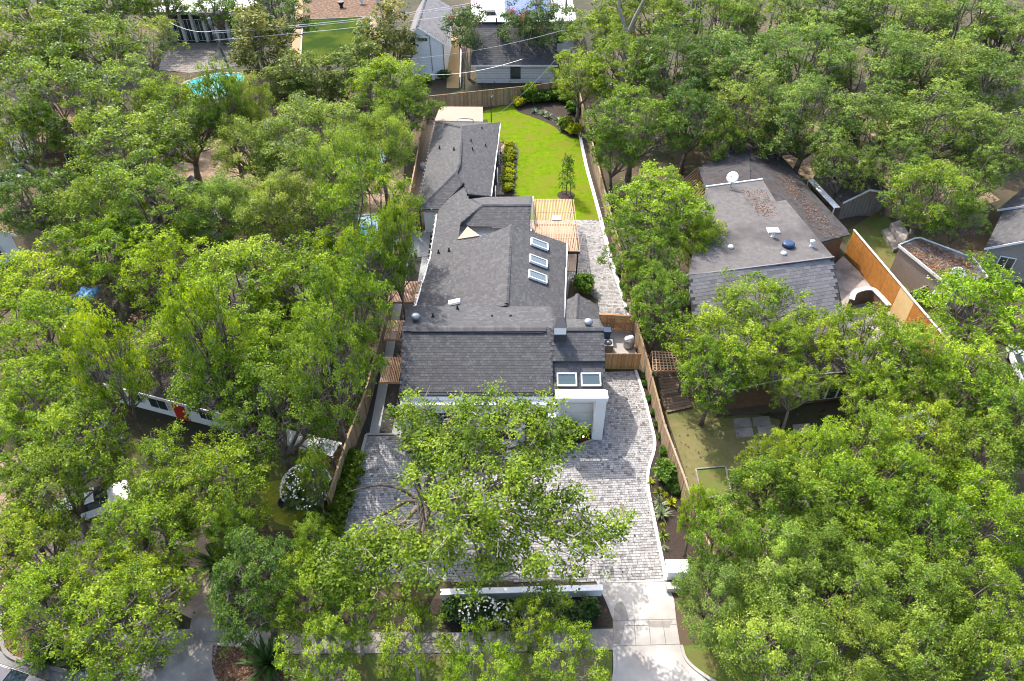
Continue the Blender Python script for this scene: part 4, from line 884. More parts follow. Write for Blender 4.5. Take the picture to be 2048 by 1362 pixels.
# --- flat-topped house on the right
nh = thing('flat_roofed_house', 'house with a pale flat roof, steep shingled front skirt and a white satellite dish', 'house', at(1520, 640))
zt = 5.0
top = [at(x, y, zt) for x, y in ((1412, 374), (1525, 359), (1552, 403), (1572, 400), (1668, 515), (1376, 552))]
MB().prism([(p.x, p.y) for p in top], zt - .25, zt).build('flat_roof', 'flat_roof', nh)
cx_ = sum((p.x for p in top)) / 6; cy_ = sum((p.y for p in top)) / 6
MB().prism([(cx_ + (p.x - cx_) * .97, cy_ + (p.y - cy_) * .97) for p in top], 0, zt - .26).build('wall', 'brown_siding', nh)
sk = [top[5] + Vector((0, -.02, .02)), top[4] + Vector((0, -.02, .02)), at(1684, 634, 2.3), at(1391, 690, 2.3)]
roof_face(nh, sk, 'roof_skirt', 'shingle', 'shingle_pale', .3, .55, .14, seed=31)
for a, b in ((top[5], top[4]), (top[0], top[1])): MB().beam(a + Vector((0, 0, .05)), b + Vector((0, 0, .05)), .14, .1).build('roof_edge_trim', 'shingle_pale' if a is top[5] else 'white_paint', nh)
rear = [at(1398, 334, 4.2), at(1476, 291, 3.4), at(1545, 288, 3.2), at(1700, 470, 3.0), at(1640, 487, 3.9), at(1600, 455, 4.6), at(1540, 410, 4.7), at(1500, 385, 4.7), at(1412, 378, 4.7)]
roof_face(nh, [rear[0], rear[1], at(1500, 310, 4.4), rear[7], rear[8]], 'rear_roof_slope', 'shingle', 'shingle_brown', .3, .5, seed=32)
roof_face(nh, [at(1500, 310, 4.4), rear[1], rear[2], rear[3], rear[4], rear[5], rear[7]], 'rear_roof_slope', 'shingle', 'shingle_brown', .3, .5, seed=33)
MB().prism([(p.x * .995, p.y) for p in (at(1402, 336, 3), at(1480, 294, 3), at(1545, 292, 3), at(1692, 468, 3), at(1640, 482, 3), at(1560, 420, 3), at(1420, 376, 3))], 0, 2.9).build('rear_wall', 'brown_siding', nh)
pl = [(p.x, p.y) for p in (rear[1], rear[2], rear[3], rear[4], rear[5])]
nr = newell([rear[7], rear[1], rear[2], rear[3], rear[4], rear[5]]); rc_ = sum((rear[i] for i in (7, 1, 2, 3, 4, 5)), Vector()) / 6
litter('roof_leaves', [(p.x, p.y) for p in G((1500, 300), (1545, 292), (1690, 466), (1648, 474), (1560, 385), z=4)], 4, 900, .15, 9, nh, plane=lambda x, y: rc_.z - ((x - rc_.x) * nr.x + (y - rc_.y) * nr.y) / nr.z + .05)
litter('roof_leaves', [(p.x, p.y) for p in G((1480, 380), (1530, 380), (1560, 430), (1520, 440), z=zt)], zt, 220, .17, 10, nh)
for x, y, r in ((1546, 462, 'sq'), (1545, 474, 'pipe'), (1576, 492, 'blue'), (1461, 495, 'cap'), (1567, 508, 'cap'), (1622, 493, 'pipe'), (1508, 378, 'pipe2')):
    p = at(x, y, zt)
    if r == 'sq': MB().box((p.x, p.y, zt + .06), (1.0, .8, .14)).build('roof_hatch', 'concrete_white', nh)
    elif r == 'pipe': MB().lathe((p.x, p.y, zt), [(.18, 0), (.12, .1), (.12, .4), (.2, .45), (.2, .6), (.05, .66)], 10).build('vent_pipe', 'white_paint', nh, True)
    elif r == 'blue': MB().lathe((p.x, p.y, zt), [(.5, 0), (.5, .28), (.42, .34), (.2, .36)], 18).build('turbine_vent', mat('blue_vent', (.02, .045, .1), (.03, .06, .13), 4, .4), nh, True)
    elif r == 'cap': MB().lathe((p.x, p.y, zt), [(.24, 0), (.24, .1), (.18, .2), (.04, .24)], 12).build('vent_cap', 'white_paint', nh, True)
def dish(parent, p, r=.55, yaw=-2.2):
    d = Vector((math.cos(yaw) * .75, math.sin(yaw) * .75, .66)).normalized(); ref = Vector((0, 0, 1)); x = ref.cross(d).normalized(); y = d.cross(x); c = p + Vector((0, 0, 1.0)); mb = MB(); n = 18; vs_ = [c]
    for k in (1, 2, 3):
        for j in range(n): a = 2 * math.pi * j / n; vs_.append(c + (x * math.cos(a) + y * math.sin(a)) * r * k / 3 + d * (.16 * r * (k / 3) ** 2))
    fs = [(0, 1 + j, 1 + (j + 1) % n) for j in range(n)] + [(1 + k * n + j, 1 + (k + 1) * n + j, 1 + (k + 1) * n + (j + 1) % n, 1 + k * n + (j + 1) % n) for k in (0, 1) for j in range(n)]
    o = MB().add(vs_, fs).build('reflector', 'white_paint', parent, True); so_ = o.modifiers.new('solid', 'SOLIDIFY'); so_.thickness = .03
    MB().tube([p, c - d * .05], .045, 6).build('mast', 'grey_metal', parent); MB().tube([c - y * r * .8, c + d * .7 - y * .1], .022, 5).build('feed_arm', 'grey_metal', parent); MB().box(c + d * .72 - y * .1, (.12, .12, .16)).build('receiver', 'white_paint', parent)
p = at(1461, 374, zt); t = thing('satellite_dish', 'white satellite dish on the rear edge of the pale flat roof', 'satellite dish', p); dish(t, p)
gw = thing('gable_window', 'x', 'x') if False else None
pw = at(1378, 566, 3.6); window((pw.x - .1, pw.y - 1.0, 3.0), (.9, 1.1), math.pi / 2 + math.pi, nh, frame='white_paint')
# front wing under the trees
fe = [at(1440, 740, 2.9), at(1660, 695, 2.9), at(1830, 745, 2.9), at(1810, 770, 2.7), at(1600, 790, 2.7), at(1440, 800, 2.7)]
MB().slab([at(1400, 690, 3.3), at(1690, 636, 3.3), at(1820, 735, 2.8), at(1610, 752, 2.7), at(1425, 790, 2.7)], .2).build('front_roof', 'dark_felt', nh)
litter('roof_leaves', [(p.x, p.y) for p in G((1420, 700), (1680, 650), (1790, 730), (1620, 745), (1450, 770), z=3)], 3.1, 500, .15, 12, nh)
MB().beam(at(1425, 790, 2.62), at(1610, 752, 2.62), .08, .24).build('fascia', 'siding', nh); MB().beam(at(1610, 752, 2.62), at(1820, 735, 2.72), .08, .24).build('fascia', 'siding', nh)
Aw, Bw = at(1440, 830), at(1800, 790); d_ = (Bw - Aw).normalized(); nrm_ = Vector((-d_.y, d_.x, 0)); rzw = math.atan2(d_.y, d_.x)
MB().beam(Aw + nrm_ * .3 + Vector((0, 0, 1.2)), Bw + nrm_ * .3 + Vector((0, 0, 1.2)), .2, 2.4).build('front_wall', 'brown_siding', nh)
for x in (1610, 1632, 1654, 1676, 1698):
    q = at(x, 812 - (x - 1600) * .1) ; window((q.x, q.y, 1.4), (.85, 1.7), rzw, nh, 1, 'siding')
sheet('porch_deck', G((1430, 812), (1570, 806), (1572, 824), (1432, 834)), .3, 'old_fence')
for k, (x, y) in enumerate(((1466, 838), (1504, 835), (1470, 858), (1514, 853), (1545, 880), (1585, 850), (1560, 905), (1600, 900))): sheet('paving_slab', G((x, y), (x + 34, y - 3), (x + 38, y + 15), (x + 3, y + 18)), .03 + .001 * k, 'concrete_old')
# rear brown pergola, lattice arbour, deck
a, b, c, d2 = at(1350, 372, 2.6), at(1395, 334, 2.6), at(1432, 368, 2.6), at(1392, 410, 2.6)
t = thing('brown_pergola', 'dark brown pergola with diagonal rafters behind the flat-roofed house', 'pergola', (a.x, a.y, 0))
for i in range(13): f = (i + .5) / 13; MB().beam(a.lerp(d2, f), b.lerp(c, f), .07, .14, .5).build('rafter', M['cedar'], t)
for p_, q_ in ((a, d2), (b, c)): MB().beam(p_ - Vector((0, 0, .16)), q_ - Vector((0, 0, .16)), .1, .16, .2).build('beam', 'old_fence', t)
for p_ in (a, b, c, d2): MB().box((p_.x, p_.y, 1.2), (.14, .14, 2.4)).build('post', 'old_fence', t)
t = thing('lattice_arbour', 'tan wooden lattice arbour roof beside the driveway fence', 'arbour', at(1325, 745))
q = [at(1304, 703, 2.3), at(1355, 706, 2.3), at(1366, 742, 2.3), at(1306, 742, 2.3)]
for i in range(8): f = i / 7; MB().beam(q[0].lerp(q[3], f), q[1].lerp(q[2], f), .07, .06, .5).build('lattice_bar', 'pine', t)
for i in range(9): f = i / 8; MB().beam(q[0].lerp(q[1], f) + Vector((0, 0, .061)), q[3].lerp(q[2], f) + Vector((0, 0, .061)), .06, .06, .2).build('lattice_bar', 'pine', t)
for p_ in q: MB().box((p_.x, p_.y, 1.13), (.12, .12, 2.26)).build('post', 'old_fence', t)
dk_ = sheet('side_deck', G((1312, 745), (1350, 742), (1384, 815), (1334, 826)), .12, 'brown_siding')
for i in range(14):
    f = (i + .5) / 14; a_ = at(1312, 745, .12).lerp(at(1334, 826, .12), f); b_ = at(1350, 742, .12).lerp(at(1384, 815, .12), f); MB().beam(a_ + Vector((0, 0, .012)), b_ + Vector((0, 0, .012)), .22, .024, .3 + .05 * (i % 5)).build('plank', 'old_fence', dk_)
# garden bed
t = thing('raised_bed', 'square timber-edged grass bed in the dry yard', 'garden bed', at(1425, 970)); q = [at(*p_) for p_ in ((1391, 940), (1450, 935), (1462, 990), (1403, 1000))]
MB().prism([(p_.x, p_.y) for p_ in q], -.1, .09).build('bed', 'verge', t)
for i in range(4): MB().beam(q[i] + Vector((0, 0, .08)), q[(i + 1) % 4] + Vector((0, 0, .08)), .1, .16).build('edge_board', 'concrete_old', t)
# orange panel fence
t = thing('panel_fence', 'tall orange-brown plywood panel fence with one fresh pale panel', 'fence', at(1700, 520)); LN = [at(1683, 492), at(1735, 560), at(1780, 622), at(1812, 660), at(1860, 725)]
a_, b_ = at(1690, 508), at(1862, 725)
for i in range(7):
    p_, q_ = a_.lerp(b_, i / 7), a_.lerp(b_, (i + .985) / 7); MB().beam(p_ + Vector((0, 0, 1.35)), q_ + Vector((0, 0, 1.35)), .05, 2.6, .15 + .1 * i).build('panel', 'new_ply' if i == 4 else 'orange_ply', t)
MB().beam(a_ + Vector((0, 0, 2.7)), b_ + Vector((0, 0, 2.7)), .16, .07).build('cap_rail', 'concrete_white', t)
sheet('concrete_yard', G((1668, 530), (1686, 512), (1745, 570), (1800, 650), (1840, 700), (1790, 730), (1690, 640)), .03, 'concrete_old')
t = thing('patio_wall', 'low curved white-topped brown wall in the concrete side yard', 'wall', at(1720, 620)); q = smooth_line([at(1692, 628), at(1700, 612), at(1730, 606), (at(1748, 620)), at(1765, 640)])
sw_ = MB(); sweep(sw_, q, .3, 0, 1.5); sw_.build('wall', 'brown_siding', t); sw_ = MB(); sweep(sw_, q, .42, 1.5, 1.6); sw_.build('coping', 'concrete_white', t)
# grey shed
t = thing('garden_shed', 'grey board shed with a pale pitched roof beside the flat-roofed house', 'shed', at(1700, 440))
A, B = at(1675, 440), at(1758, 422); Dv = at(1622, 372) - A; gable_house(t, A, B, Dv, 2.3, 3.1, 'grey_siding', field=True, material='shingle_brown')
for i in range(11): f = (i + .5) / 11; p_ = A.lerp(B, f) - (Dv.normalized() * .03); MB().box((p_.x, p_.y, 1.15), (.05, .04, 2.25), math.atan2((B - A).y, (B - A).x)).build('batten', 'grey_siding', t)
t = thing('polycarbonate_lean_to', 'narrow white corrugated lean-to roof along the grey shed', 'lean-to', at(1640, 400)); a, b = at(1616, 360, 2.2), at(1668, 416, 2.2)
for i in range(16): f = i / 16; p_ = a.lerp(b, f); q_ = a.lerp(b, f + .055); MB().slab([p_, q_, q_ + Vector((.55, -.1, .12)), p_ + Vector((.55, -.1, .12))], .03 + .03 * (i % 2)).build('sheet', 'white_paint', t)
for p_ in (a, b): MB().box((p_.x + .05, p_.y, 1.08), (.08, .08, 2.15)).build('post', 'white_paint', t)
# brown flat-roofed annex at the right
t = thing('annex_house', 'brick annex with a leaf-strewn flat roof and a grey satellite dish', 'house', at(1850, 560)); q = [at(x, y, 2.9) for x, y in ((1797, 491), (1828, 478), (1840, 476), (1945, 516), (1975, 555), (1905, 578))]
MB().prism([(p.x, p.y) for p in q], 2.7, 2.9).build('roof', 'dark_felt', t); ccx = sum(p.x for p in q) / 6; ccy = sum(p.y for p in q) / 6
MB().prism([(ccx + (p.x - ccx) * .96, ccy + (p.y - ccy) * .96) for p in q], 0, 2.69).build('wall', 'brick', t)
for i in (0, 1, 2, 3, 5): MB().beam(q[i] + Vector((0, 0, -.02)), q[(i + 1) % 6] + Vector((0, 0, -.02)), .1, .24).build('fascia', 'siding', t)
litter('roof_leaves', [(p.x, p.y) for p in G((1805, 492), (1840, 482), (1940, 520), (1950, 550), (1895, 570), z=2.9)], 2.9, 1800, .2, 15, t)
p = at(1905, 568, 2.9); t = thing('satellite_dish', 'grey satellite dish at the corner of the leaf-strewn brick annex', 'satellite dish', p); dish(t, p, .6, -1.9)
for i, (lab, A, B, Dv) in enumerate((('grey house with a dark roof and white window behind the brick annex', at(1952, 548), at(2090, 575), at(1990, 470) - at(1952, 548)), ('brown house with slate roof and shuttered window at the far right', at(1980, 470), at(2110, 505), at(2060, 400) - at(1980, 470)))):
    t = thing('neighbour_house', lab, 'house', A); gable_house(t, A, B, Dv * 1.2, 3.0, 4.5, 'grey_siding', material='shingle')
    p_ = A.lerp(B, .3); window((p_.x - .02, p_.y - .12, 1.6), (1.3, 1.5), math.atan2((B - A).y, (B - A).x), t, 2, 'white_paint')
t = thing('glazed_lean_to', 'white framed glazed lean-to against the brick annex', 'lean-to', at(1870, 600)); q = [at(1882, 566, 2.2), at(1905, 585, 2.2), at(1886, 616, 1.2), at(1862, 592, 1.2)]
MB().slab(q, .05).build('pane', 'sky_glass', t)
for i in range(4): MB().beam(q[i] + Vector((0, 0, .05)), q[(i + 1) % 4] + Vector((0, 0, .05)), .12, .12).build('frame', 'white_paint', t)
for i in range(4): MB().box((q[i].x, q[i].y, q[i].z / 2 - .03), (.1, .1, q[i].z - .06)).build('post', 'white_paint', t)
board_fence('picket_gate', 'grey-white board gate between the brick annex and the orange fence', [at(1812, 612), at(1868, 588)], 1.5, 'stone_slab', .2, cat='gate')
t = thing('concrete_steps', 'pale concrete steps and wall at the end of the brick annex', 'steps', at(1790, 480)); q = [at(1775, 462), at(1795, 455), at(1812, 485), at(1800, 500)]
MB().prism([(p_.x, p_.y) for p_ in q], 0, .9).build('side_wall', 'concrete_old', t); MB().prism([(p_.x, p_.y) for p_ in (at(1762, 466), at(1774, 462), at(1797, 500), at(1785, 505))], 0, .35).build('step', 'concrete_old', t)

# --- left house under the oaks
lh = thing('dark_roofed_house', 'white house with a dark leaf-strewn roof and red door under the oaks', 'house', at(300, 800))
A, B = at(222, 800), at(470, 865); d_ = (B - A).normalized(); nb = Vector((-d_.y, d_.x, 0)); dep = 13.0
fp = [A, B, B + nb * dep, A + nb * dep]; MB().prism([(p.x, p.y) for p in fp], 0, 2.8).build('wall', 'stucco', lh)
o_ = .7; ev = [A - d_ * o_ - nb * o_, B + d_ * o_ - nb * o_, B + d_ * o_ + nb * (dep + o_), A - d_ * o_ + nb * (dep + o_)]; ev = [Vector((p.x, p.y, 2.75)) for p in ev]
rA = (A + d_ * 3 + nb * dep * .5) + Vector((0, 0, 4.9)); rB = (B - d_ * 3 + nb * dep * .5) + Vector((0, 0, 4.9))
for i, f in enumerate(([ev[0], ev[1], rB, rA], [ev[2], ev[3], rA, rB], [ev[1], ev[2], rB], [ev[3], ev[0], rA])): roof_face(lh, f, 'roof_slope', 'shingle', 'shingle_brown', .3, .5, .14, seed=40 + i)
MB().beam(ev[0] - nb * .05 + Vector((0, 0, -.1)), ev[1] - nb * .05 + Vector((0, 0, -.1)), .08, .24).build('fascia', 'white_paint', lh)
rzl = math.atan2(d_.y, d_.x)
for f, w_, h_, nm in ((.1, .9, 1.5, 0), (.26, 1.1, 1.5, 0), (.44, 1.6, 1.8, 0), (.6, .95, 2.1, 1), (.82, 1.2, 1.5, 0)):
    p_ = A.lerp(B, f) - nb * .06
    if nm: dd = MB().box((p_.x, p_.y, 1.1), (w_, .08, 2.15), rzl).build('red_door', 'red', lh); MB().box((p_.x + .3, p_.y - .08, 1.05), (.05, .06, .2), rzl).build('handle', 'grey_metal', dd)
    else: window((p_.x, p_.y, 1.55), (w_, h_), rzl, lh, 2, 'white_paint')
litter('roof_leaves', [(p.x, p.y) for p in (A + nb * 2, B + nb * 2, B + nb * 5, A + nb * 5)], 4, 900, .17, 17, lh, plane=lambda x, y: 2.95 + (Vector((x, y, 0)) - A).dot(nb) * (2.15 / (dep * .5 + o_)) + .25)
t = thing('corrugated_lean_to', 'pale corrugated metal lean-to roof between the red-door house and the board fence', 'lean-to', at(620, 905)); a, b = at(560, 898), at(682, 922)
q = [at(572, 858, 2.5), at(681, 885, 2.5), at(665, 913, 2.1), at(556, 886, 2.1)]
for i in range(30): f = i / 30; g_ = (i + .96) / 30; dz_ = Vector((0, 0, .04 * (i % 2))); MB().slab([q[0].lerp(q[1], f) + dz_, q[0].lerp(q[1], g_) + dz_, q[3].lerp(q[2], g_) + dz_, q[3].lerp(q[2], f) + dz_], .03).build('sheet_rib', 'siding', t)
for p_ in q: MB().box((p_.x, p_.y, p_.z / 2 - .05), (.1, .1, p_.z - .1)).build('post', 'grey_metal', t)
t = thing('fire_bowl', 'round black fire bowl on the sunny mossy patch', 'fire bowl', at(574, 1010)); b0 = at(574, 1010)
MB().lathe((b0.x, b0.y, .04), [(.3, 0), (.42, .1), (.52, .34), (.48, .34), (.36, .16), (.05, .12)], 20).build('bowl', 'black', t, True)
for k in range(3): MB().box((b0.x + .3 * math.cos(k * 2.1), b0.y + .3 * math.sin(k * 2.1), .05), (.06, .06, .14)).build('foot', 'black', t)
for lab, px, py, mt_, w_, l_ in (('blue tarpaulin sheet hanging beside the dark leaf-strewn roof', 172, 585, 'tarp', 1.6, 1.6), ('white sheet bundle draped by the blue tarpaulin', 152, 650, 'white_fabric', 2.0, 1.6), ('small crumpled blue and white tarpaulin below the larger one', 133, 622, 'tarp', 1.0, .9)):
    p_ = at(px, py, 2.6); rr = random.Random(px); t = MB(); k = 7; vs_ = [(p_.x + w_ * (i / k - .5), p_.y + l_ * (j / k - .5), 2.6 + rr.uniform(-.12, .12) - .25 * abs(i / k - .5)) for i in range(k + 1) for j in range(k + 1)]
    t.add(vs_, [(i * (k + 1) + j, (i + 1) * (k + 1) + j, (i + 1) * (k + 1) + j + 1, i * (k + 1) + j + 1) for i in range(k) for j in range(k)]); th_ = thing('tarpaulin' if mt_ == 'tarp' else 'cloth_sheet', lab, 'tarpaulin' if mt_ == 'tarp' else 'sheet', (p_.x, p_.y, 0)); o = t.build('sheet', mt_, th_, True); o.modifiers.new('s', 'SOLIDIFY').thickness = .02
    for sx in (-1, 1):
        for sy in (-1, 1): MB().tube([(p_.x + sx * w_ * .45, p_.y + sy * l_ * .45, 0), (p_.x + sx * w_ * .45, p_.y + sy * l_ * .45, 2.5)], .03, 6).build('pole', 'grey_metal', th_)
# --- far left
for lab, A, B, Dv, ze, zr, wl, ms in (('small grey gabled shed half under trees near the parked silver car', at(38, 348), at(78, 342), at(28, 312) - at(38, 348), 2.4, 3.3, 'siding', 'shingle_pale'), ('white house with a brown tiled roof at the left edge', at(-30, 545), at(48, 520), at(-60, 480) - at(-30, 545), 3.0, 4.6, 'stucco', 'clay_tile'), ('house with a brown clay tile roof hidden among trees', at(110, 350), at(190, 325), at(80, 230) - at(110, 350), 3.2, 5.2, 'brown_siding', 'clay_tile'), ('grey house behind the spreading olive-coloured oaks', at(395, 470), at(450, 480), at(380, 420) - at(395, 470), 2.8, 4.0, 'siding', 'shingle_pale')):
    t = thing('neighbour_house' if 'house' in lab else 'garden_shed', lab, 'house' if 'house' in lab else 'shed', A); gable_house(t, A, B, Dv, ze, zr, wl, material=ms, course=.32, width=.4)
    p_ = A.lerp(B, .5); window((p_.x + .02, p_.y - .1, 1.5), (.9, 1.0), math.atan2((B - A).y, (B - A).x), t, 1, 'white_paint')
board_fence('brown_fence', 'dark weathered board fence near the sunlit grass gap', [at(318, 500), at(352, 470), at(385, 490)], 1.9, 'old_fence', .25)
board_fence('brown_fence', 'dark weathered board fence behind the magnolia hedge', [at(560, 222), at(660, 228), at(700, 236), at(850, 228)], 2.0, 'old_fence', .2)
def pool(lab, pp, cop):
    q = smooth_line(G(*pp, pp[0]), 4); NOGROW.append([(p.x, p.y) for p in q]); t = thing('swimming_pool', lab, 'pool', q[0]); MB().prism([(p.x, p.y) for p in q[:-1]], -.2, .02).build('water', 'pool', t); sw_ = MB(); sweep(sw_, q, .4, -.1, .07); sw_.build('coping', cop, t)
pool('turquoise pool glimpsed between oaks beside the passage fence', ((700, 435), (770, 430), (795, 470), (770, 512), (700, 505)), 'concrete')
pool('turquoise pool behind the crown of the olive live oak', ((690, 300), (750, 296), (775, 318), (750, 340), (690, 332)), 'concrete')
pool('turquoise pool below the stone patio and utility pole', ((368, 165), (430, 148), (490, 150), (470, 185), (400, 200)), 'concrete_old')
sheet('pool_terrace', G((670, 285), (810, 285), (800, 540), (680, 540)), .006, 'bare')
# --- behind: white house, garage, blue-roofed house, column house
Y0 = at(860, 157).y; A, B = aty(820, 155, Y0), aty(891, 158, Y0); eR, ap = aty(887, 86, Y0), aty(832, 53, Y0)
wh = thing('white_gabled_house', 'white clapboard house with a steep grey roof behind the rear fence', 'house', A)
gable_house(wh, A, B, (0, 16, 0), max(3, eR.z), ap.z, 'white_paint', .3, 'shingle', 'shingle_pale', .3, .45, lean=.32)
lap = MB().box((0, 0, 0), ((B - A).length - .1, .03, .02)).mesh('clapboard_lap'); lap.materials.append(M['white_paint'])
for i in range(12): copy_mesh('clapboard_lap', lap, ((A.x + B.x) / 2, Y0 - .02, .4 + i * .42), wh)
ws = aty(826, 88, Y0); window((ws.x, Y0 - .06, ws.z), (.9, 1.5), 0, wh, 1, 'white_paint'); ws = aty(849, 79, Y0); window((ws.x, Y0 - .06, ws.z), (.8, .35), 0, wh, 1, 'black')
a_ = aty(851, 70, Y0); MB().tube([(a_.x, Y0 - .1, a_.z), (a_.x + .5, Y0 - .1, a_.z - .1), (a_.x + .65, Y0 - .1, .9)], .05, 6).build('conduit', 'grey_metal', wh)
MB().box((B.x - .05, Y0 - .08, 2.5), (.1, .1, 5)).build('downpipe', 'brown_siding', wh)
t = thing('mini_split_unit', 'white boxy outdoor air conditioner at the foot of the clapboard house', 'air conditioner', at(862, 158)); q = at(862, 160); bevel(MB().box((q.x, q.y, .5), (1.1, .45, .9)).build('cabinet', 'white_paint', t), .03); MB().lathe((0, 0, 0), [(.32, 0), (.3, .03)], 18).build('fan_grille', 'grey_metal', t); f_ = t.children[-1]; f_.matrix_parent_inverse = Matrix(); f_.location = (q.x - t.location.x - .15, q.y - t.location.y - .23, .5); f_.rotation_euler = (math.pi / 2, 0, 0)
sheet('gravel_path', G((893, 176), (896, 120), (898, 70), (915, 70), (920, 120), (918, 176)), .012, mat('tan_gravel', (.42, .28, .12), (.36, .24, .1), 12, .9, .4))
t = thing('picket_fence', 'thin white rail fence beside the tan gravel path', 'fence', at(921, 172)); a, b = at(921, 174), at(923, 112)
for i in range(9): p_ = a.lerp(b, i / 8); MB().box((p_.x, p_.y, .7), (.1, .1, 1.4)).build('post', 'white_paint', t)
for z_ in (.5, 1.35): MB().beam(a + Vector((0, 0, z_)), b + Vector((0, 0, z_)), .12, .12).build('rail', 'white_paint', t)
Y1 = at(1030, 166).y; A, B = aty(953, 166, Y1), aty(1108, 155, Y1); zev = aty(1030, 128, Y1).z; rg = aty(1030, 44, Y1 + 6)
gg = thing('clapboard_garage', 'low pale clapboard garage with a grey shingle roof behind the rear fence', 'garage', A)
MB().prism([(A.x, Y1), (B.x, Y1), (B.x, Y1 + 11), (A.x, Y1 + 11)], 0, zev).build('wall', 'siding', gg)
roof_face(gg, [(A.x - .6, Y1 - .5, zev - .05), (B.x + .4, Y1 - .5, zev - .05), (B.x + .4, Y1 + 6, rg.z), (A.x - .6, Y1 + 6, rg.z)], 'roof_slope', 'shingle', 'shingle', .34, .5, seed=60)
roof_face(gg, [(A.x - .6, Y1 + 11.5, zev), (B.x + .4, Y1 + 11.5, zev), (B.x + .4, Y1 + 6.01, rg.z), (A.x - .6, Y1 + 6.01, rg.z)], 'roof_slope', 'shingle', 'shingle', .34, .5, seed=61)
MB().beam((A.x - .6, Y1 + 6, rg.z + .1), (B.x + .4, Y1 + 6, rg.z + .1), .7, .12).build('ridge_cap', 'grey_metal', gg); MB().beam((A.x - .6, Y1 - .56, zev - .06), (B.x + .4, Y1 - .56, zev - .06), .08, .2).build('gutter', 'siding', gg)
lap = MB().box((0, 0, 0), (B.x - A.x, .03, .03)).mesh('clapboard_lap'); lap.materials.append(M['grey_siding'])
for i in range(7): copy_mesh('clapboard_lap', lap, ((A.x + B.x) / 2, Y1 - .015, .3 + i * .34), gg)
q = aty(1031, 145, Y1); window((q.x, Y1 - .05, 1.5), (1.6, 1.9), 0, gg, 1, 'siding'); q = aty(993, 52, Y1 + 5.0); MB().tube([(q.x, Y1 + 5, rg.z - .4), (q.x, Y1 + 5, rg.z + .9)], .09, 8).build('flue', 'black', gg)
Y2 = at(1050, 40, 4.6).y; bh = thing('blue_roofed_house', 'white modern house with a blue metal roof behind the garage', 'house', (3, Y2, 0)); a, b = aty(940, 30, Y2), aty(1150, 30, Y2)
MB().prism([(a.x, Y2), (b.x, Y2), (b.x, Y2 + 14), (a.x, Y2 + 14)], 0, 4.3).build('wall', 'stucco', bh); MB().prism([(a.x - .3, Y2 - .3), (b.x + .3, Y2 - .3), (b.x + .3, Y2 + 14.3), (a.x - .3, Y2 + 14.3)], 4.31, 4.55).build('flat_roof', 'white_paint', bh)
c_, d_2 = aty(1008, 25, Y2), aty(1102, 25, Y2); rs = MB().slab([(c_.x, Y2 + .4, 4.7), (d_2.x, Y2 + .4, 4.7), (d_2.x + .2, Y2 + 12, 5.6), (c_.x, Y2 + 12, 5.6)], .12).build('blue_roof', 'blue_roof', bh)
for i in range(9): f = (i + .5) / 9; x = c_.x + (d_2.x - c_.x) * f; MB().beam((x, Y2 + .4, 4.73), (x, Y2 + 12, 5.63), .05, .06).build('standing_seam', 'blue_roof', rs)
for x in (968, 990, 1120): q = aty(x, 20, Y2); window((q.x, Y2 - .06, 2.3), (1.2, 2.0), 0, bh, 1, 'black')
MB().box((c_.x - 2, Y2 + 3, 4.8), (1.4, 1.0, .5)).build('roof_hatch', 'black', bh)
# garden with dark lawn: the trees' shade is put into its turf colour
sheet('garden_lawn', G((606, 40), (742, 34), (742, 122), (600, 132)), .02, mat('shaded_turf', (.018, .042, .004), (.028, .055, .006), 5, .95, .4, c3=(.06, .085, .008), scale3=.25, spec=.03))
sheet('gravel_path', G((592, 0), (606, 0), (606, 40), (598, 132), (580, 132)), .012, mat('orange_gravel', (.36, .23, .12), (.3, .19, .1), 12, .9, .4))
sheet('gravel_path', G((742, 34), (756, 32), (752, 122), (742, 122)), .012, 'bare'); sheet('garden_bed', G((606, 0), (800, -8), (790, 32), (606, 39)), .016, 'leaf_mulch')
kb = MB(); sweep(kb, G((600, 132), (606, 40), (742, 34), (742, 122)), .2, -.05, .12); tag(kb.build('lawn_edging', 'concrete'), kind='structure')
for lab, px, py in (('white urn planter beside the garden bed', 724, 8), ('dark urn planter standing on the brown garden bed', 683, 15), ('white stone basin at the edge of the garden bed', 756, 6)):
    b0 = at(px, py); t = thing('urn_planter', lab, 'planter', b0); MB().lathe((b0.x, b0.y, 0), [(.35, 0), (.25, .15), (.3, .3), (.6, .9), (.65, 1.0), (.55, 1.0)], 14).build('urn', 'black' if 'dark' in lab else 'white_paint', t, True); MB().lathe((b0.x, b0.y, .96), [(.54, 0), (.5, .03)], 14).build('soil', 'mulch', t)
Y3 = at(420, 82).y; chh = thing('column_house', 'white house with tall dark windows between pale columns by the stone patio', 'house', (-48, Y3, 0)); a, b = aty(330, 80, Y3), aty(505, 76, Y3); hz = 4.2
MB().prism([(a.x, Y3), (b.x, Y3), (b.x, Y3 + 12), (a.x, Y3 + 12)], 0, hz).build('wall', 'dark', chh); MB().prism([(a.x - .8, Y3 - .9), (b.x + .5, Y3 - .9), (b.x + .5, Y3 + 12.5), (a.x - .8, Y3 + 12.5)], hz + .01, hz + .4).build('flat_roof', 'white_paint', chh)
n_c = 9
for i in range(n_c): x = a.x + (b.x - a.x) * i / (n_c - 1); MB().box((x, Y3 - .35, hz / 2), (.4, .4, hz)).build('column', 'siding', chh)
for i in range(n_c - 1): x = a.x + (b.x - a.x) * (i + .5) / (n_c - 1); window((x, Y3 - .06, 1.7), ((b.x - a.x) / (n_c - 1) - .5, 3.2), 0, chh, 2, 'white_paint')
pt = sheet('stone_patio', G((318, 140), (330, 88), (492, 84), (480, 132), (380, 146)), .03, 'joint'); P2 = [(p.x, p.y) for p in G((320, 139), (331, 89), (490, 85), (479, 131), (380, 145))]; sm_ = MB().box((0, 0, 0), (1.13, .83, .05)).mesh('slab'); sm_.materials.append(M['stone_slab'])
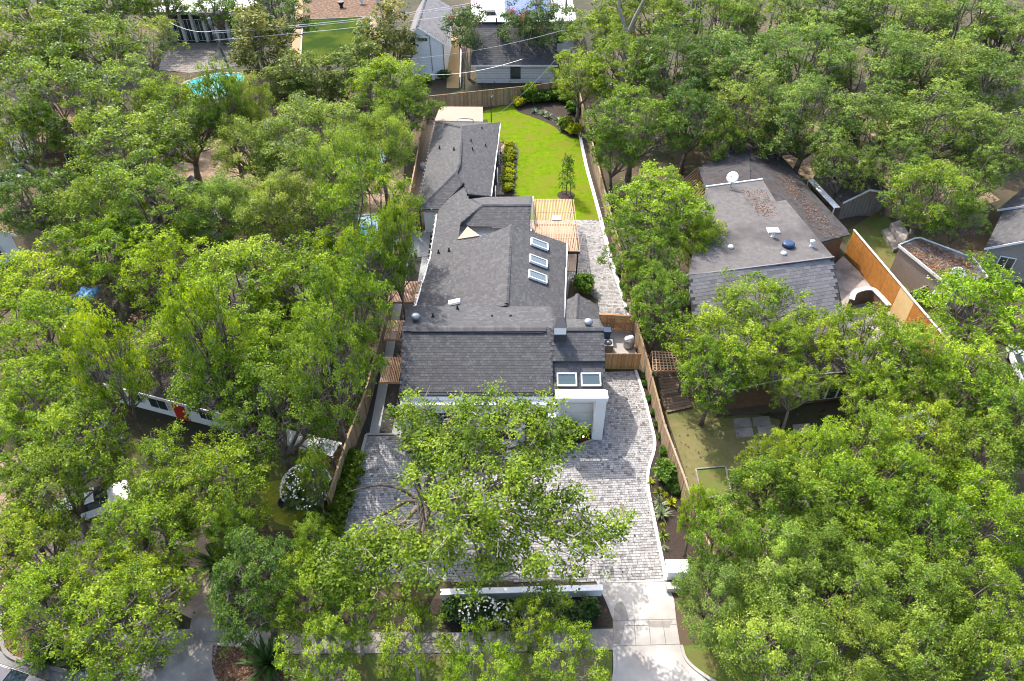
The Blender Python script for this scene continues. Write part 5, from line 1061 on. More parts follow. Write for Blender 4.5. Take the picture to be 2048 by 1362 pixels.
xs = [p[0] for p in P2]; ys = [p[1] for p in P2]
y = min(ys); r = 0
while y < max(ys):
    x = min(xs) + (r % 2) * .6
    while x < max(xs):
        if inside(x, y, P2): copy_mesh('slab', sm_, (x, y, .04), pt, world=False)
        x += 1.2
    y += .9; r += 1
# utility poles and wires
def upole(lab, base, h, lean=(0, 0), arms=True):
    t = thing('utility_pole', lab, 'utility pole', base); tp_ = Vector((base.x + lean[0], base.y + lean[1], h)); MB().tube([(base.x, base.y, 0), tuple(Vector((base.x, base.y, 0)).lerp(tp_, .5)), tuple(tp_)], [.2, .17, .13], 8).build('shaft', 'bark', t, True)
    if arms:
        MB().box((tp_.x, tp_.y, h - .5), (2.0, .12, .14)).build('crossarm', 'bark', t); MB().lathe((tp_.x + .4, tp_.y - .25, h - 1.9), [(.2, 0), (.22, .1), (.22, .8), (.1, .9)], 12).build('transformer', 'grey_metal', t)
        for dx in (-.8, -.1, .8): MB().lathe((tp_.x + dx, tp_.y, h - .42), [(.06, 0), (.07, .12), (.04, .22)], 8).build('insulator', 'white_paint', t)
    return tp_
p1 = upole('leaning wooden utility pole above the stone patio', at(462, 148), 8.6, (-1.6, .6)); p2 = upole('slim wooden utility pole beside the garage and crepe myrtles', at(1130, 92), 11, (-.2, 0), False)
for i, (a, b, z0, z1) in enumerate((((425, 62), (961, 3), 8.3, 8.8), ((425, 66), (975, 5), 8.1, 8.6), ((428, 80), (1095, 2), 7.4, 9.2), ((340, 45), (425, 62), 8.4, 8.3), ((430, 138), (818, 118), 5.2, 5.0), ((818, 118), (1127, 60), 5.0, 8.0), ((860, 150), (1045, 118), 3.2, 6.0), ((985, 235), (1110, 120), 4.3, 7.0))):
    A, B = at(*a, z0), at(*b, z1); t = MB(); n = 14; t.tube([A.lerp(B, k / n) - Vector((0, 0, .5 * (1 - (2 * k / n - 1) ** 2))) for k in range(n + 1)], .028, 4, cap=False)
    tag(t.build('overhead_cable', M['white_paint'] if i < 4 else M['grey_metal']), ['topmost white power cable running from the leaning pole over the garden', 'second white power cable running from the leaning pole over the garden', 'lower white power cable running from the leaning pole to the blue roof', 'short white power cable from the leaning pole towards the column house', 'thin telephone cable passing above the magnolia hedge', 'thin telephone cable crossing the clapboard house and garage', 'grey cable from the clapboard house across the garage wall', 'service cable from the black mast to the trees by the garage'][i], 'cable', 'overhead cables')
# cars
def car(lab, p, rz, paint_):
    t = thing('parked_car', lab, 'car', (p.x, p.y, 0), rz=rz)
    def prof(pts, w0, w1):
        mb = MB(); n = len(pts); vs_ = [(x, -w0(z), z) for x, z in pts] + [(x, w0(z), z) for x, z in pts]
        mb.add(vs_, [tuple(range(n)), tuple(range(2 * n - 1, n - 1, -1))] + [(i, i + n, (i + 1) % n + n, (i + 1) % n) for i in range(n)]); return mb
    body = prof([(-2.2, .35), (2.2, .35), (2.28, .6), (2.2, .82), (1.1, .95), (-1.7, .98), (-2.2, .92), (-2.28, .6)], lambda z: .9 - .1 * max(0, z - .7), 0).build('body', paint_, t, world=False); bevel(body, .08, 3)
    cab = prof([(1.05, .93), (.35, 1.42), (-1.1, 1.46), (-1.85, .97)], lambda z: .82 - .28 * max(0, z - .95), 0).build('cabin_glass', 'glass', t, world=False); bevel(cab, .05, 2)
    rf_ = MB().box((-.38, 0, 1.455), (1.45, 1.26, .05)).build('roof', paint_, t, world=False); bevel(rf_, .02)
    for x in (-1.4, 1.4):
        for y in (-.82, .82):
            wl_ = MB(); wl_.lathe((0, 0, -.11), [(.2, 0), (.33, .01), (.33, .21), (.2, .22)], 18); wo_ = wl_.build('wheel', 'tyre', t, world=False); wo_.location = (x, y, .33); wo_.rotation_euler = (math.pi / 2, 0, 0); MB().lathe((0, 0, -.12), [(.19, 0), (.19, .24)], 12).build('rim', 'grey_metal', wo_, world=False)
    for y in (-.62, .62): MB().box((2.22, y, .7), (.1, .36, .14)).build('headlight', 'white_paint', t, world=False); MB().box((-2.24, y, .75), (.08, .32, .16)).build('tail_light', 'red', t, world=False)
    return t
car('white car parked under the oaks in front of the red-door house', at(192, 1020), .5, 'car_white'); car('dark blue car parked at the kerb of the street', at(20, 1385), -.28, 'car_dark')
car('silver car parked beside the small grey gabled shed', at(5, 378), 1.1, 'car_silver'); car('white car half hidden by oaks beyond the front wing windows', at(1808, 868), .4, 'car_white'); car('silver car parked among the oaks at the right edge', at(2045, 745), 1.3, 'car_silver')
# ------------------------------------------------------------------ trees
BR = (0.164, 0.246, 0.022); MD = (0.124, 0.200, 0.022); OL = (0.172, 0.245, 0.036); DK = (0.075, 0.140, 0.024); BL = (0.145, 0.215, 0.042); YL = (0.178, 0.275, 0.018)
def hero():
    """the big front oak: lobes where its limbs end, own trunk"""
    rng = np.random.default_rng(77)
    lobes = [(690, 1105, 5.6), (735, 1075, 5.8), (775, 1120, 5.8), (815, 1075, 6.4), (880, 1125, 6.2), (740, 1165, 5.4), (665, 1150, 5.4), (690, 1165, 5.2), (640, 1120, 5.2), (985, 818, 8.6), (915, 840, 8.2), (1060, 850, 8.0), (870, 865, 7.8), (940, 880, 9.0), (1000, 905, 9.2), (850, 925, 7.6), (905, 950, 8.8), (1080, 905, 8.0), (1090, 965, 7.6), (1130, 1010, 7.0), (1165, 1060, 6.4), (1040, 985, 8.4), (965, 1000, 9.0), (900, 1030, 8.6), (955, 1075, 7.8), (1010, 1110, 6.8), (1065, 1085, 6.8), (860, 1100, 6.8), (790, 1095, 6.4), (730, 1100, 5.8), (700, 1135, 5.6), (760, 1150, 5.6), (830, 1150, 5.8), (910, 1140, 6.2), (1120, 1120, 6.0), (1180, 1110, 5.8), (840, 985, 7.2), (1050, 1140, 5.8), (970, 1150, 5.8), (1020, 860, 8.8), (830, 830, 7.0), (1100, 870, 7.4), (1190, 1030, 6.2), (845, 815, 7.4), (885, 818, 8.0), (935, 815, 8.5), (1090, 835, 7.8), (1110, 890, 7.4), (960, 830, 8.8), (1035, 825, 8.2), (1100, 1040, 6.8), (1060, 1035, 7.4), (1000, 1055, 7.8), (1080, 1000, 7.4), (1130, 1075, 6.4), (870, 890, 7.6), (830, 880, 7.0), (890, 985, 8.2), (930, 915, 8.6)]
    cl = []
    for px, py, z in lobes:
        c = at(px, py, z)
        for _ in range(3): cl.append((np.array([c.x + rng.normal() * .75, c.y + rng.normal() * .75, c.z + rng.normal() * .4]), rng.uniform(.6, 1.0)))
    base = at(852, 1075); loc = Vector((base.x, base.y, 0)); cl = [(c - np.array([base.x, base.y, 0]), r) for c, r in cl]
    p, t, o = clumps_to_leaves(cl, rng, 12, 19, .19, .7); crown = leaf_mesh('crown', p, .17, t, rng, .7, o)
    w, th = skeleton(cl, [(0, 0, -.3), (.1, .1, 1.2), (.05, .35, 2.4), (.0, .6, 3.2)], 7, rng, .55, 4, 1.1, .36, .1)
    # long low limbs
    for pts, r in (([(0, .5, 2.8), (-1.2, .9, 3.6), (-2.6, 1.0, 3.9), (-4.4, .5, 3.9)], .17), ([(0, .5, 2.6), (-.9, 0.2, 3.4), (-2.2, -.9, 3.6), (-3.8, -1.6, 3.7)], .2), ([(0, .5, 3.0), (1.5, .6, 4.4), (3.6, 1.2, 5.2), (5.6, 1.0, 5.5)], .24), ([(0, .6, 3.0), (.8, 2.4, 5.0), (1.6, 4.2, 6.2), (2.0, 5.4, 6.8)], .24)):
        l = smooth_line(pts, 5); w.tube(l, [r * (1 - .9 * i / (len(l) - 1)) for i in range(len(l))], 7)
    tr = thing('live_oak_tree', 'big spreading live oak with mossy brown limbs over the paved front courtyard', 'tree', loc)
    oc = copy_mesh('crown', crown, (0, 0, 0), tr, world=False); oc.color = c4((0.134, 0.205, 0.020)); w.build('trunk', 'bark', tr, True, world=False); th.build('twigs', 'pale_bark', tr, world=False)["kind"] = "stuff"
hero()
T = [
 # street trees in front
 (700, 1220, 66, 's', BR, 'sparse pale-barked street oak over the sidewalk, next to the paved courtyard corner'), (820, 1275, 80, 's', BR, 'sparse street oak over the strip of verge grass by the low white wall'), (1065, 1240, 66, 's', BR, 'sparse street oak between the low white wall and the sidewalk'), (1130, 1315, 80, 's', BR, 'sparse street oak leaning over the verge beside the driveway flare'), (965, 1335, 78, 's', YL, 'sparse street oak on the verge facing the flowering front bed'), (640, 1310, 80, 's', BR, 'sparse street oak beside the leaf-covered island with a fan palm'), (600, 1180, 80, 'b', BR, 'leafy oak at the left corner of the lot near the street'),
 # bottom left
 (505, 1165, 92, 'e', DK, 'dark green oak between the neighbour driveway and the sidewalk'), (455, 1060, 50, 'e', MD, 'leafy oak beside the pale neighbour courtyard'), (245, 1235, 118, 'o', BR, 'broad oak over the leaf-covered island at the street corner'), (90, 1205, 92, 'o', BR, 'oak overhanging the kerb at the street corner'), (300, 1165, 65, 'o', BR, 'oak over the neighbour driveway entrance'), (60, 1090, 88, 'o', BR, 'oak in the bare yard near the street corner'), (195, 1130, 82, 's', BR, 'thin oak with bare twigs over the bare yard'), (300, 1060, 98, 'o', BR, 'oak beside the white car on the bare yard'), (430, 980, 104, 'g', BR, 'dense oak between the white car and the mossy patch'), (105, 965, 98, 'o', MD, 'oak behind the white car at the edge of the bare yard'), (340, 940, 92, 'g', BR, 'oak directly in front of the red door'), (545, 825, 105, 'g', MD, 'large oak leaning over the end of the red-door house'), (30, 900, 85, 'c', BR, 'oak in the side yard beyond the bare earth'), (160, 870, 102, 'o', BR, 'oak at the near corner of the red-door house'), (60, 790, 95, 'b', BR, 'oak left of the dark leaf-strewn roof'), (628, 948, 34, 'e', MD, 'small round tree beside the corrugated lean-to'), (632, 1095, 52, 'f', MD, 'oak beside the left board fence near the street'),
 # left middle
 (655, 735, 88, 'c', MD, 'oak pressed against the left board fence, across from the slatted covers', 1.1), (460, 730, 110, 'a', BR, 'oak over the ridge of the dark leaf-strewn roof'), (560, 690, 85, 'f', BR, 'oak between the dark roof and the slatted covers'), (330, 680, 85, 's', BR, 'thin oak growing over the dark roof near the tarpaulin'), (400, 650, 80, 'b', BR, 'leafy oak over the middle of the dark leaf-strewn roof', 1.3), (205, 715, 62, 'f', BR, 'oak at the far corner of the dark roof beside the fascia', 1.2), (90, 670, 95, 'c', YL, 'bright oak beside the white sheet and blue tarpaulin'), (60, 560, 100, 'b', YL, 'bright oak behind the blue tarpaulin'), (210, 500, 90, 'a', YL, 'bright rounded oak behind the dark roof'), (330, 540, 85, 'c', YL, 'bright oak beside the weathered board fence'), (470, 560, 110, 'f', BR, 'broad bright oak in the middle of the left canopy'), (610, 560, 100, 'a', BR, 'oak between the dark roof and the turquoise pool'), (690, 612, 84, 'e', MD, 'tall oak by the fence beside the widest slatted cover', 1.12), (728, 420, 92, 'g', MD, 'oak overhanging the turquoise pool by the passage fence', 1.15), (738, 525, 60, 'b', MD, 'small oak leaning over the passage fence near the pool', 1.1), (690, 330, 75, 'd', OL, 'olive oak rising over the pool terrace', 1.2), (790, 480, 36, 'f', MD, 'slim oak squeezed between the pool and the passage fence', 1.2), (560, 400, 90, 'd', OL, 'fine-leaved olive oak near the pool terrace'), (440, 410, 90, 'd', OL, 'fine-leaved olive oak beside the grey house'), (620, 265, 115, 'd', OL, 'wide olive live oak with visible dark limbs in front of the magnolia hedge'), (500, 290, 85, 'd', OL, 'rounded olive live oak behind the pool terrace'), (760, 275, 68, 'd', OL, 'olive live oak near the rear end of the left board fence', 1.1),
 # upper left
 (290, 400, 105, 'e', MD, 'tall dark oak behind the weathered board fence'), (190, 420, 90, 'e', MD, 'dark oak shading the grass gap'), (260, 290, 115, 'f', MD, 'large oak beside the brown clay tile roof'), (360, 250, 85, 'b', MD, 'oak below the turquoise pool and stone patio'), (80, 400, 80, 'e', DK, 'dark oak beside the small grey gabled shed'), (50, 280, 80, 'c', MD, 'oak behind the silver car'), (120, 190, 115, 'e', MD, 'big dark oak left of the brown clay tile roof'), (240, 160, 75, 's', OL, 'thin oak with dead branches left of the stone patio'), (330, 195, 55, 'b', BR, 'small bright tree beside the stone patio'), (440, 195, 55, 'b', MD, 'leafy oak hiding most of the pool below the stone patio', 1.2), (490, 205, 50, 'd', OL, 'olive oak between the patio pool and the magnolia hedge', 1.1), (180, 80, 100, 'a', MD, 'oak left of the column house'), (60, 90, 105, 'f', MD, 'oak at the far left beyond the clay tile roof'), (290, 70, 65, 's', OL, 'thin pale tree beside the column house'), (60, 5, 95, 'c', MD, None), (200, -10, 90, 'a', MD, None), (310, 0, 55, 'b', MD, 'oak touching the flat white roof of the column house'), (430, 10, 45, 'b', DK, 'dark tree growing in front of the column house windows'), (540, 15, 75, 'e', DK, 'tall dark tree between the column house and the garden lawn'), (500, 60, 35, 'e', DK, 'narrow dark tree between the stone patio and the garden'),
 (770, 165, 75, 'f', BR, 'bushy tree with yellow-green leaves at the rear left corner of the fence'), (810, 215, 55, 'c', MD, 'dark-shaded tree by the tan flat shed roof'),
 # upper right
 (1190, 60, 70, 's', OL, 'thin tree with a tall bare trunk behind the rear fence corner'), (1290, 30, 90, 'a', MD, None), (1410, 40, 100, 'g', MD, None), (1540, 30, 95, 'c', BL, None), (1660, 20, 95, 'a', BL, None), (1790, 30, 100, 'f', BL, None), (1920, 20, 100, 'c', BL, None), (2030, 60, 85, 'b', BL, None), (1160, 150, 60, 'f', BR, 'leafy tree rising behind the rear corner of the board fence'), (1250, 130, 80, 'e', MD, None), (1360, 130, 95, 'e', DK, None), (1480, 130, 100, 'a', BL, None), (1610, 120, 100, 'c', BL, None), (1740, 130, 100, 'g', BL, None), (1870, 130, 100, 'f', BL, None), (1990, 160, 95, 'a', BL, None), (1270, 240, 90, 'f', MD, 'rounded oak behind the lawn bed with spiky plants'), (1380, 230, 70, 'e', DK, 'dark oak between the lawn bed and the brown pergola'), (1500, 215, 85, 'c', BL, None), (1620, 230, 95, 'g', BL, 'oak overhanging the dark rear slope of the flat-roofed house'), (1750, 240, 95, 'a', BL, 'oak behind the pale-roofed garden shed'), (1870, 250, 100, 'c', BL, None), (1990, 280, 90, 'b', BL, 'oak behind the brown house with the slate roof'), (1680, 320, 60, 'a', BL, 'oak spreading over the pale shed roof'), (1860, 380, 85, 'f', MD, 'rounded oak standing over the back lawn beside the brick annex'), (1960, 350, 55, 'c', BL, 'oak next to the shuttered window house'),
 (1560, 262, 58, 'a', BL, 'oak tucked behind the rear corner of the dark roof slope'), (1800, 335, 58, 'c', BL, 'oak between the grey board shed and the back lawn'), (1445, 275, 50, 'g', MD, 'oak behind the brown pergola'), (1925, 430, 45, 'o', BL, 'small oak beside the shuttered house window'), (1230, 300, 45, 'b', MD, 'small tree along the fence beside the lawn kerb'), (1320, 410, 100, 'f', BR, 'yellow-tipped oak against the left side of the flat-roofed house'), (1290, 500, 75, 'a', MD, 'oak along the fence opposite the pergola'), (1400, 470, 60, 'd', BR, 'fine-leaved tree overlapping the edge of the pale flat roof'), (1320, 600, 65, 'e', MD, 'oak along the fence opposite the small gable'), (1275, 560, 35, 'b', MD, 'small tree leaning over the fence by the paver patio'),
 # right middle
 (1520, 600, 85, 's', BR, 'slender oak in front of the shingled roof skirt'), (1428, 745, 66, 'e', MD, 'oak behind the lattice arbour'), (1450, 680, 95, 'b', BR, 'oak between the lattice arbour and the front wing'), (1552, 690, 62, 'a', BR, 'oak covering the front wing roof'), (1650, 665, 62, 's', BR, 'thin oak at the low end of the shingled skirt'), (1740, 690, 85, 'g', BR, 'oak beside the concrete side yard wall'), (1600, 765, 55, 's', BR, 'thin oak standing close before the front wing fascia'), (1752, 790, 66, 'b', BR, 'oak in front of the row of dark windows'), (1820, 730, 90, 'c', BR, 'oak at the near end of the orange panel fence'), (1960, 610, 110, 'a', YL, 'bright yellow-green oak beside the glazed lean-to'), (1930, 760, 95, 'f', BR, 'oak beside the silver car at the right edge'), (2030, 830, 90, 'e', MD, 'dark oak near the silver car'), (1548, 915, 52, 'b', BR, 'oak at the end of the porch deck'), (1640, 912, 66, 'c', BR, 'oak over the paving slabs'), (1735, 895, 76, 'g', BR, 'oak in front of the half-hidden white car'), (1840, 880, 90, 'f', BR, 'oak beside the half-hidden white car'), (1960, 900, 90, 'b', MD, 'oak on the slope beyond the white car'), (1532, 985, 74, 'g', MD, 'soft-leaved oak beside the square timber-edged bed'), (1570, 980, 90, 'f', MD, None), (1680, 990, 90, 'a', BR, None), (1790, 970, 85, 'c', BR, None),
 # bottom right
 (1440, 1075, 70, 'f', MD, 'oak beside the driveway fence and the white pier'), (1395, 1020, 38, 'b', YL, 'small bright tree at the near end of the dry yard'), (1550, 1110, 95, 'd', OL, 'fine-leaved olive oak behind the white pier'), (1650, 1100, 90, 'd', OL, None), (1760, 1080, 80, 'a', BR, None), (1990, 1040, 110, 'd', YL, 'bright fine-leaved oak at the right edge'), (1860, 1060, 70, 'e', MD, None), (1430, 1190, 80, 'd', BL, 'olive oak overhanging the concrete driveway'), (1560, 1190, 85, 'b', BL, None), (1690, 1190, 85, 'g', OL, None), (1830, 1180, 105, 'd', OL, None), (1960, 1200, 90, 'c', MD, None), (1570, 1290, 120, 'd', OL, 'broad olive oak on the right verge beside the kerb'), (1720, 1290, 95, 'd', OL, None), (1860, 1300, 95, 'a', OL, None), (2000, 1320, 100, 'e', MD, None),
]
SHARED = (('broad live oak in the dense canopy far behind the flat-roofed house', 'oaks of the dense canopy behind the flat-roofed house'), ('live oak in the dense canopy on the street side of the dry yard', 'oaks of the dense canopy near the street'), ('oak in the far canopy beyond the clay tile roof', 'oaks of the far left canopy'))
for row in T:
    px, py, r, key, col, lab = row[:6]; hs = row[6] if len(row) > 6 else None
    grp = None
    if lab is None:
        if px < 1000: lab = 'oak in the far canopy beyond the clay tile roof'
        elif py < 400: lab = 'oak in the dense canopy around the tall forked grey trunk' if px < 1430 else ('oak in the dense canopy behind the dark rear roof slope of the flat-roofed house' if px < 1700 else 'oak in the dense canopy behind the grey board shed and the slate-roofed house')
        elif py < 1000: lab = 'oak in the canopy between the paving slabs and the olive oaks near the street'
        elif py < 1150: lab = 'oak in the canopy behind the first row of street-side oaks'
        elif py < 1250: lab = 'oak in the first row of the street-side canopy right of the driveway'
        else: lab = 'oak standing on the verge strip along the street, past the kerb curve'
        grp = 'oaks ' + lab[lab.index(' ', 4) if lab.startswith('oak standing') else 4:].strip()
    j = RND.uniform(.9, 1.1); col = (col[0] * j * RND.uniform(.92, 1.08), col[1] * j, col[2] * j)
    tree_at(px, py, r, key, col, lab, hs, group=grp)
# bare tall trunk behind the rear fence corner
t = thing('bare_tree', 'tall forked grey trunk rising among the trees behind the lawn bed', 'tree', at(1238, 190)); b0 = at(1238, 190); mb = MB(); mb.tube(smooth_line([(b0.x, b0.y, 0), (b0.x + .3, b0.y, 4), (b0.x + .5, b0.y + .3, 8), (b0.x + 2.0, b0.y + .5, 12), (b0.x + 3.6, b0.y + 1, 15)]), [.5 * (1 - .04 * i) for i in range(25)], 8); mb.build('trunk', 'pale_bark', t, True)
mb = MB(); mb.tube(smooth_line([(b0.x + .5, b0.y + .3, 7.6), (b0.x - 1.0, b0.y + .3, 11), (b0.x - 1.2, b0.y + .6, 14.5)]), [.26 * (1 - .06 * i) for i in range(13)], 7); mb.build('fork', 'pale_bark', t, True)
mb = MB(); mb.tube(smooth_line([(b0.x + .3, b0.y, 4.5), (b0.x - 1.0, b0.y - .5, 6.2), (b0.x - 2.2, b0.y - .3, 6.6)]), [.12 * (1 - .06 * i) for i in range(13)], 6); mb.build('side_branch', 'pale_bark', t, True)
# magnolias
for px, py, s, lab in ((528, 100, 1.35, 'tall glossy magnolia beside the stone patio'), (590, 165, .85, 'glossy magnolia in the hedge below the garden lawn, beside the orange gravel path'), (640, 170, .85, 'glossy magnolia in the middle of the hedge below the garden lawn'), (690, 165, .9, 'glossy magnolia in the hedge below the garden lawn, beside the tall one'), (775, 85, 1.3, 'tall bronze-leaved magnolia against the white clapboard house'), (565, 185, .8, 'glossy magnolia at the patio end of the hedge'), (735, 135, .95, 'bronze-leaved magnolia between the garden lawn and clapboard house')):
    p = at(px, py, 4.2 * s); plant_tree('magnolia_tree', lab, p, 'm', (0.12, 0.165, 0.035) if s < 1.2 else (0.15, 0.165, 0.04), s * 1.05, s)
# crepe myrtles
def myrtle(lab, px, py, s, flowers):
    rng = np.random.default_rng(int(px)); b0 = at(px, py); b0.z = 0; t = thing('crepe_myrtle_tree', lab, 'tree', b0); cl = []; st = MB()
    for k in range(6):
        a = k * 1.05 + rng.uniform(0, .5); e = Vector((math.cos(a) * 1.3 * s, math.sin(a) * 1.3 * s, 5.2 * s)); ln = smooth_line([(0.1 * math.cos(a), .1 * math.sin(a), -.1), (e.x * .35, e.y * .35, 2.4 * s), tuple(e)], 4); st.tube(ln, [.1 * (1 - .07 * i) for i in range(len(ln))], 6)
        for _ in range(6): cl.append((np.array([e.x + rng.normal() * .7 * s, e.y + rng.normal() * .7 * s, e.z + rng.uniform(-1.6, 1.5) * s]), .65 * s))
    p, tn_, o = clumps_to_leaves(cl, rng, 9, 20, .26, .9); cr = leaf_mesh('crown', p, .24, tn_, rng, .3, o); oc = copy_mesh('crown', cr, (0, 0, 0), t, world=False); oc.color = c4((0.08, 0.125, 0.04)); st.build('trunk', 'pale_bark', t, True, world=False)
    if flowers:
        fp_ = []
        for _ in range(flowers): c = cl[rng.integers(len(cl))][0] + np.array([rng.normal() * .3, rng.normal() * .3, .8]); fp_.append(c + rng.normal(size=(45, 3)) * .22)
        fp_ = np.concatenate(fp_); copy_mesh('flowers', leaf_mesh('flowers', fp_, .16, np.full(len(fp_), .5), rng, .5, None, .9, 'flower_pink'), (0, 0, 0), t, world=False)["kind"] = "stuff"
myrtle('crepe myrtle with pink blossom beside the tan gravel path', 938, 158, 1.35, 5); myrtle('crepe myrtle with pink blossom in front of the garage roof', 1045, 152, 1.4, 5); myrtle('crepe myrtle with sparse blossom next to the slim utility pole', 1090, 148, 1.45, 4)
# young staked tree on the lawn
rng = np.random.default_rng(5); b0 = at(1132, 391); b0.z = 0; t = thing('young_tree', 'slim young tree in a round mulch ring on the lawn beside the pergola', 'tree', b0); cl = [(np.array([math.cos(i * 2.4) * .75 * (1 - i / 46), math.sin(i * 2.4) * .75 * (1 - i / 46), .9 + i * .1]), .3) for i in range(36)]
p, tn_, o = clumps_to_leaves(cl, rng, 5, 9, .16, .9); oc = copy_mesh('crown', leaf_mesh('crown', p, .15, tn_, rng, .3, o), (0, 0, 0), t, world=False); oc.color = c4((.06, .11, .02))
MB().tube([(0, 0, 0), (.02, .02, 2.4), (0, 0, 4.6)], [.06, .045, .015], 6).build('trunk', 'bark', t, world=False); MB().lathe((0, 0, .03), [(.95, 0), (.9, .06), (.3, .1)], 22).build('mulch_ring', 'mulch', t, world=False)
for dx in (-.45, .45): MB().tube([(dx, 0, 0), (dx, 0, 1.5)], .035, 6).build('stake', 'bark', t, world=False)
# ------------------------------------------------------------------ shrubs and border plants
GR = (0.06, 0.13, 0.02); YG = (0.26, 0.30, 0.02); LG = (0.14, 0.2, 0.03); GY = (0.2, 0.24, 0.13)
shrub('dense round shrub in the alcove bed by the white garage panel', at(1136, 880), 1.65, (.055, .12, .018), 1); shrub('round leafy shrub at the corner of the small gable on the patio', at(1168, 582), 1.75, (.08, .16, .025), 1, sz=2.1)
spiky('small yellow-green tuft in the alcove bed', at(1140, 897), .6, LG, 0)
shrub('bushy green shrub by the curve of the driveway edging', at(1331, 955), 1.6, (.1, .18, .03), 0)
for px, py, s, c, k, lab in ((1300, 965, .7, YG, 0, 'yellow-green tuft under the bushy shrub of the driveway border'), (1316, 985, .7, LG, 1, 'green strappy plant beside the bushy shrub of the driveway border'), (1330, 990, .7, YG, 2, 'yellow grassy tuft beside the pale striped plants'), (1320, 1010, 1.2, GY, 0, 'pale striped strappy plant, farther of a pair in the driveway border'), (1322, 1030, 1.3, GY, 0, 'pale striped strappy plant, nearer the street of a pair in the driveway border'), (1342, 1008, .9, YG, 1, 'bright yellow strappy plant in the driveway border against the fence'), (1326, 1072, .85, LG, 0, 'green strappy plant beyond the pale striped pair'), (1330, 1098, .7, GY, 2, 'pale grassy tuft close to the white pier'), (1325, 1050, .5, YG, 2, 'small straw tuft between the striped plants and pier')): spiky(lab, at(px, py), s, c, k, group='plants of the driveway border')
for px, py, s in ((1290, 770, .5), (1298, 800, .55), (1306, 828, .5), (1313, 852, .5), (1321, 876, .5), (1327, 908, .7), (1346, 975, .8), (1352, 985, .7), (1288, 755, .45)): shrub('small green border shrub against the driveway fence', at(px, py), s, GR, RND.randint(0, 2), 'border_shrub', 'small border shrubs against the driveway fence')
for px, py, s in ((1224, 498, .7), (1231, 525, .6), (1238, 548, .75), (1245, 575, .7), (1252, 600, .7), (1259, 622, .65)): shrub('small green climber shrub in the border opposite the paver patio', at(px, py), s, GR, RND.randint(0, 2), 'border_shrub', 'border shrubs opposite the paver patio')
for i in range(7): shrub('yellow-green mound in the bed along the rear wing', at(1019 - i * .6, 298 + i * 14), 1.1 + .1 * (i % 3), YG, i % 3, 'mound_shrub', 'yellow-green mounds along the rear wing')
for i in range(7): spiky('small mixed tuft at the lawn edge of the rear wing bed', at(1030 - i * .7, 305 + i * 13), .8, (LG, (.22, .2, .1), GR)[i % 3], i % 3, group='tufts along the rear wing bed')
shrub('bright yellow ball shrub at the tip of the rear mulch bed', at(1037, 212), 1.5, (.34, .36, .015), 1); shrub('bright yellow-green shrub beside the lawn kerb in the rear bed', at(1146, 268), 1.7, YG, 0)
shrub('leafy green shrub behind the yellow-green one in the rear bed', at(1132, 258), 1.9, LG, 2); spiky('large pale agave in the rear bed, beside the ball shrub', at(1068, 226), 1.3, (.16, .22, .14), 1); spiky('large pale agave in the middle of the rear bed', at(1086, 230), 1.4, (.16, .22, .14), 1); spiky('large pale agave in the rear bed close to the lawn curve', at(1096, 236), 1.3, (.16, .22, .14), 1); spiky('bluish agave in the rear bed next to the leafy shrub', at(1113, 242), 1.2, (.14, .2, .16), 1)
for i, (px, py) in enumerate(((1075, 204), (1090, 202), (1105, 200), (1120, 200), (1136, 205), (1148, 225))): shrub('dark evergreen shrub along the foot of the rear board fence', at(px, py), 1.9, DK, i % 3, 'fence_shrub', 'evergreen shrubs along the rear fence')
shrub('small open-branched tree-shrub in front of the rear fence', at(1056, 206), 2.0, MD, 2, sz=3.2)
for i in range(8): shrub('glossy green shrub between the left board fence and paved courtyard', at(706 - i * 6.5, 930 + i * 22), 1.5, (.09, .14, .015), i % 3, 'border_shrub', 'shrubs along the left board fence')
shrub('white-flowering bush beside the sunny mossy patch', at(622, 1005), 3.2, (.12, .17, .05), 3, 'flowering_bush', flowers='flower_white')
for i in range(9): shrub('white-flowering rose bush in the bed before the low white wall' if i in (1, 2, 3) else 'dark leafy bush in the bed before the low white wall', at(905 + i * 34, 1228 + (i % 2) * 10), 1.25, (.05, .09, .025), i % 3, 'rose_bush' if i in (1, 2, 3) else 'front_bed_shrub', 'roses of the front bed' if i in (1, 2, 3) else 'bushes of the front bed', flowers='flower_white' if i in (1, 2, 3) else None)
for i, (px, py) in enumerate(((850, 910), (890, 918), (945, 925), (985, 905), (1050, 915), (1085, 905), (830, 895))): shrub('low green shrub in the entry bed under the big oak', at(px, py), 1.3, GR, i % 3, 'entry_shrub', 'shrubs of the entry bed')
for px, py, s, lab in ((540, 1330, 1.9, 'large fan palm on the leaf-covered island beside the neighbour driveway'), (100, 1310, 1.6, 'fan palm at the kerb of the street-corner island'), (165, 1322, 1.3, 'smaller fan palm on the street-corner island'), (437, 1130, 1.6, 'fan palm beside the pale neighbour courtyard')): spiky(lab, at(px, py), s, (.045, .09, .025), 9, 'fan_palm', cat='palm')
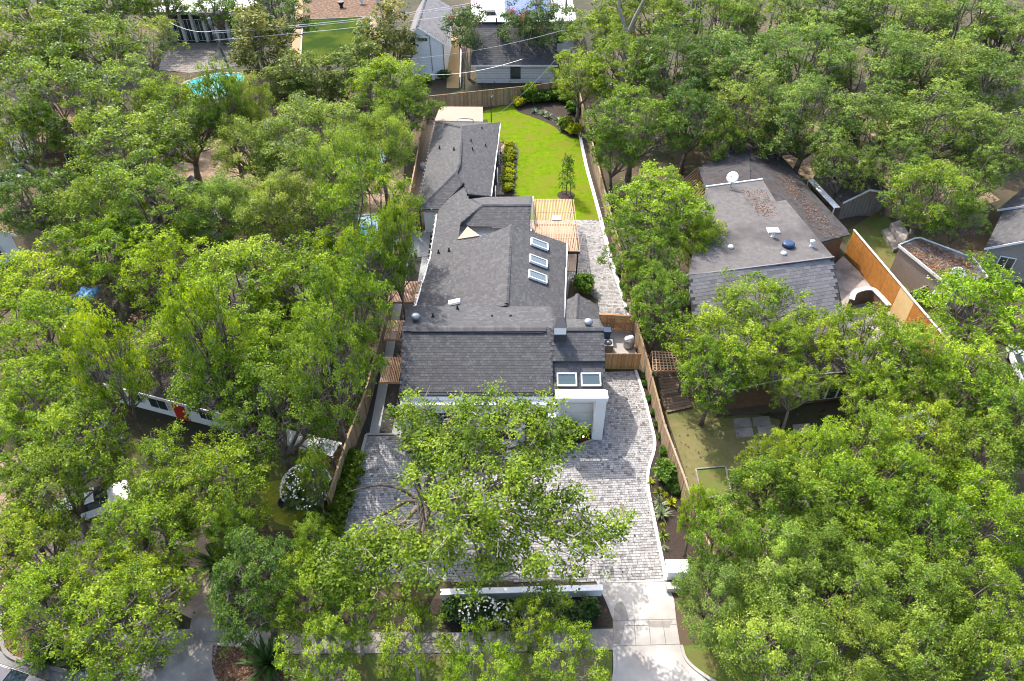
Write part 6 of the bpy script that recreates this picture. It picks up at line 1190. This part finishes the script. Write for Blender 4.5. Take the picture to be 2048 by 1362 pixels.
for px, py, s, lab in ((852, 165, 1.3, 'small dark shrub beside the white outdoor air conditioner'), (888, 158, 1.6, 'clipped pot shrub at the corner of the clapboard house'), (840, 152, 1.6, 'dark shrub at the foot of the clapboard house wall')): shrub(lab, at(px, py), s, DK, 1)
# bed lamp
for px, py in ((1166, 879), (1120, 884)):
    b0 = at(px, py); t = thing('path_light', 'small glowing path light in the alcove bed', 'lamp', b0, 'path lights of the alcove bed'); MB().tube([(b0.x, b0.y, 0), (b0.x, b0.y, .28)], .02, 6).build('stake', 'black', t); MB().lathe((b0.x, b0.y, .28), [(.07, 0), (.07, .05), (.02, .08)], 10).build('head', 'lamp', t)
gl = []; rng = np.random.default_rng(55)
while len(gl) < 9000:
    x, y = rng.uniform(-45, 45), rng.uniform(17, 75)
    if -11.6 < x < 11.8: continue
    gl.append((x, y, rng.uniform(.03, .06)))
me = leaf_mesh('leaf_litter', np.array(gl), .16, rng.uniform(0, 1, len(gl)), rng, 2.2, None, .7, 'litter'); o = copy_mesh('leaf_litter', me, (0, 0, 0), None); tag(o, 'brown fallen leaves scattered on the ground under the oaks', 'fallen leaves', kind='stuff')
cp_ = scene.objects['courtyard_paving']; litter('fallen_leaves', [(p.x, p.y) for p in court], 0.05, 900, 0.1, 61, cp_)
# undergrowth below the canopies
rng = np.random.default_rng(99); pos = []
while len(pos) < 30000:
    x, y = rng.uniform(-75, 75), rng.uniform(14, 150); l = -11.6 if y < 90 else -60; r_ = 11.5 if y < 95 else 60
    if (-11.6 < x < 11.8 and 12 < y < 96) or (y < 22 and x < 12) or any(inside(x, y, q_) for q_ in NOGROW): continue
    pos.append((x, y, rng.uniform(.02, .3)))
pos = np.array(pos); keep = np.sin(pos[:, 0] * .35 + 1) + np.sin(pos[:, 1] * .27) + rng.normal(size=len(pos)) * .5 > .2; pos = pos[keep]
me = leaf_mesh('undergrowth', pos, .3, rng.uniform(0, 1, len(pos)), rng, .9); o = copy_mesh('undergrowth', me, (0, 0, 0), None); o.color = c4((.05, .085, .02)); tag(o, 'low green ground cover scattered under the trees', 'ground cover', kind='stuff')
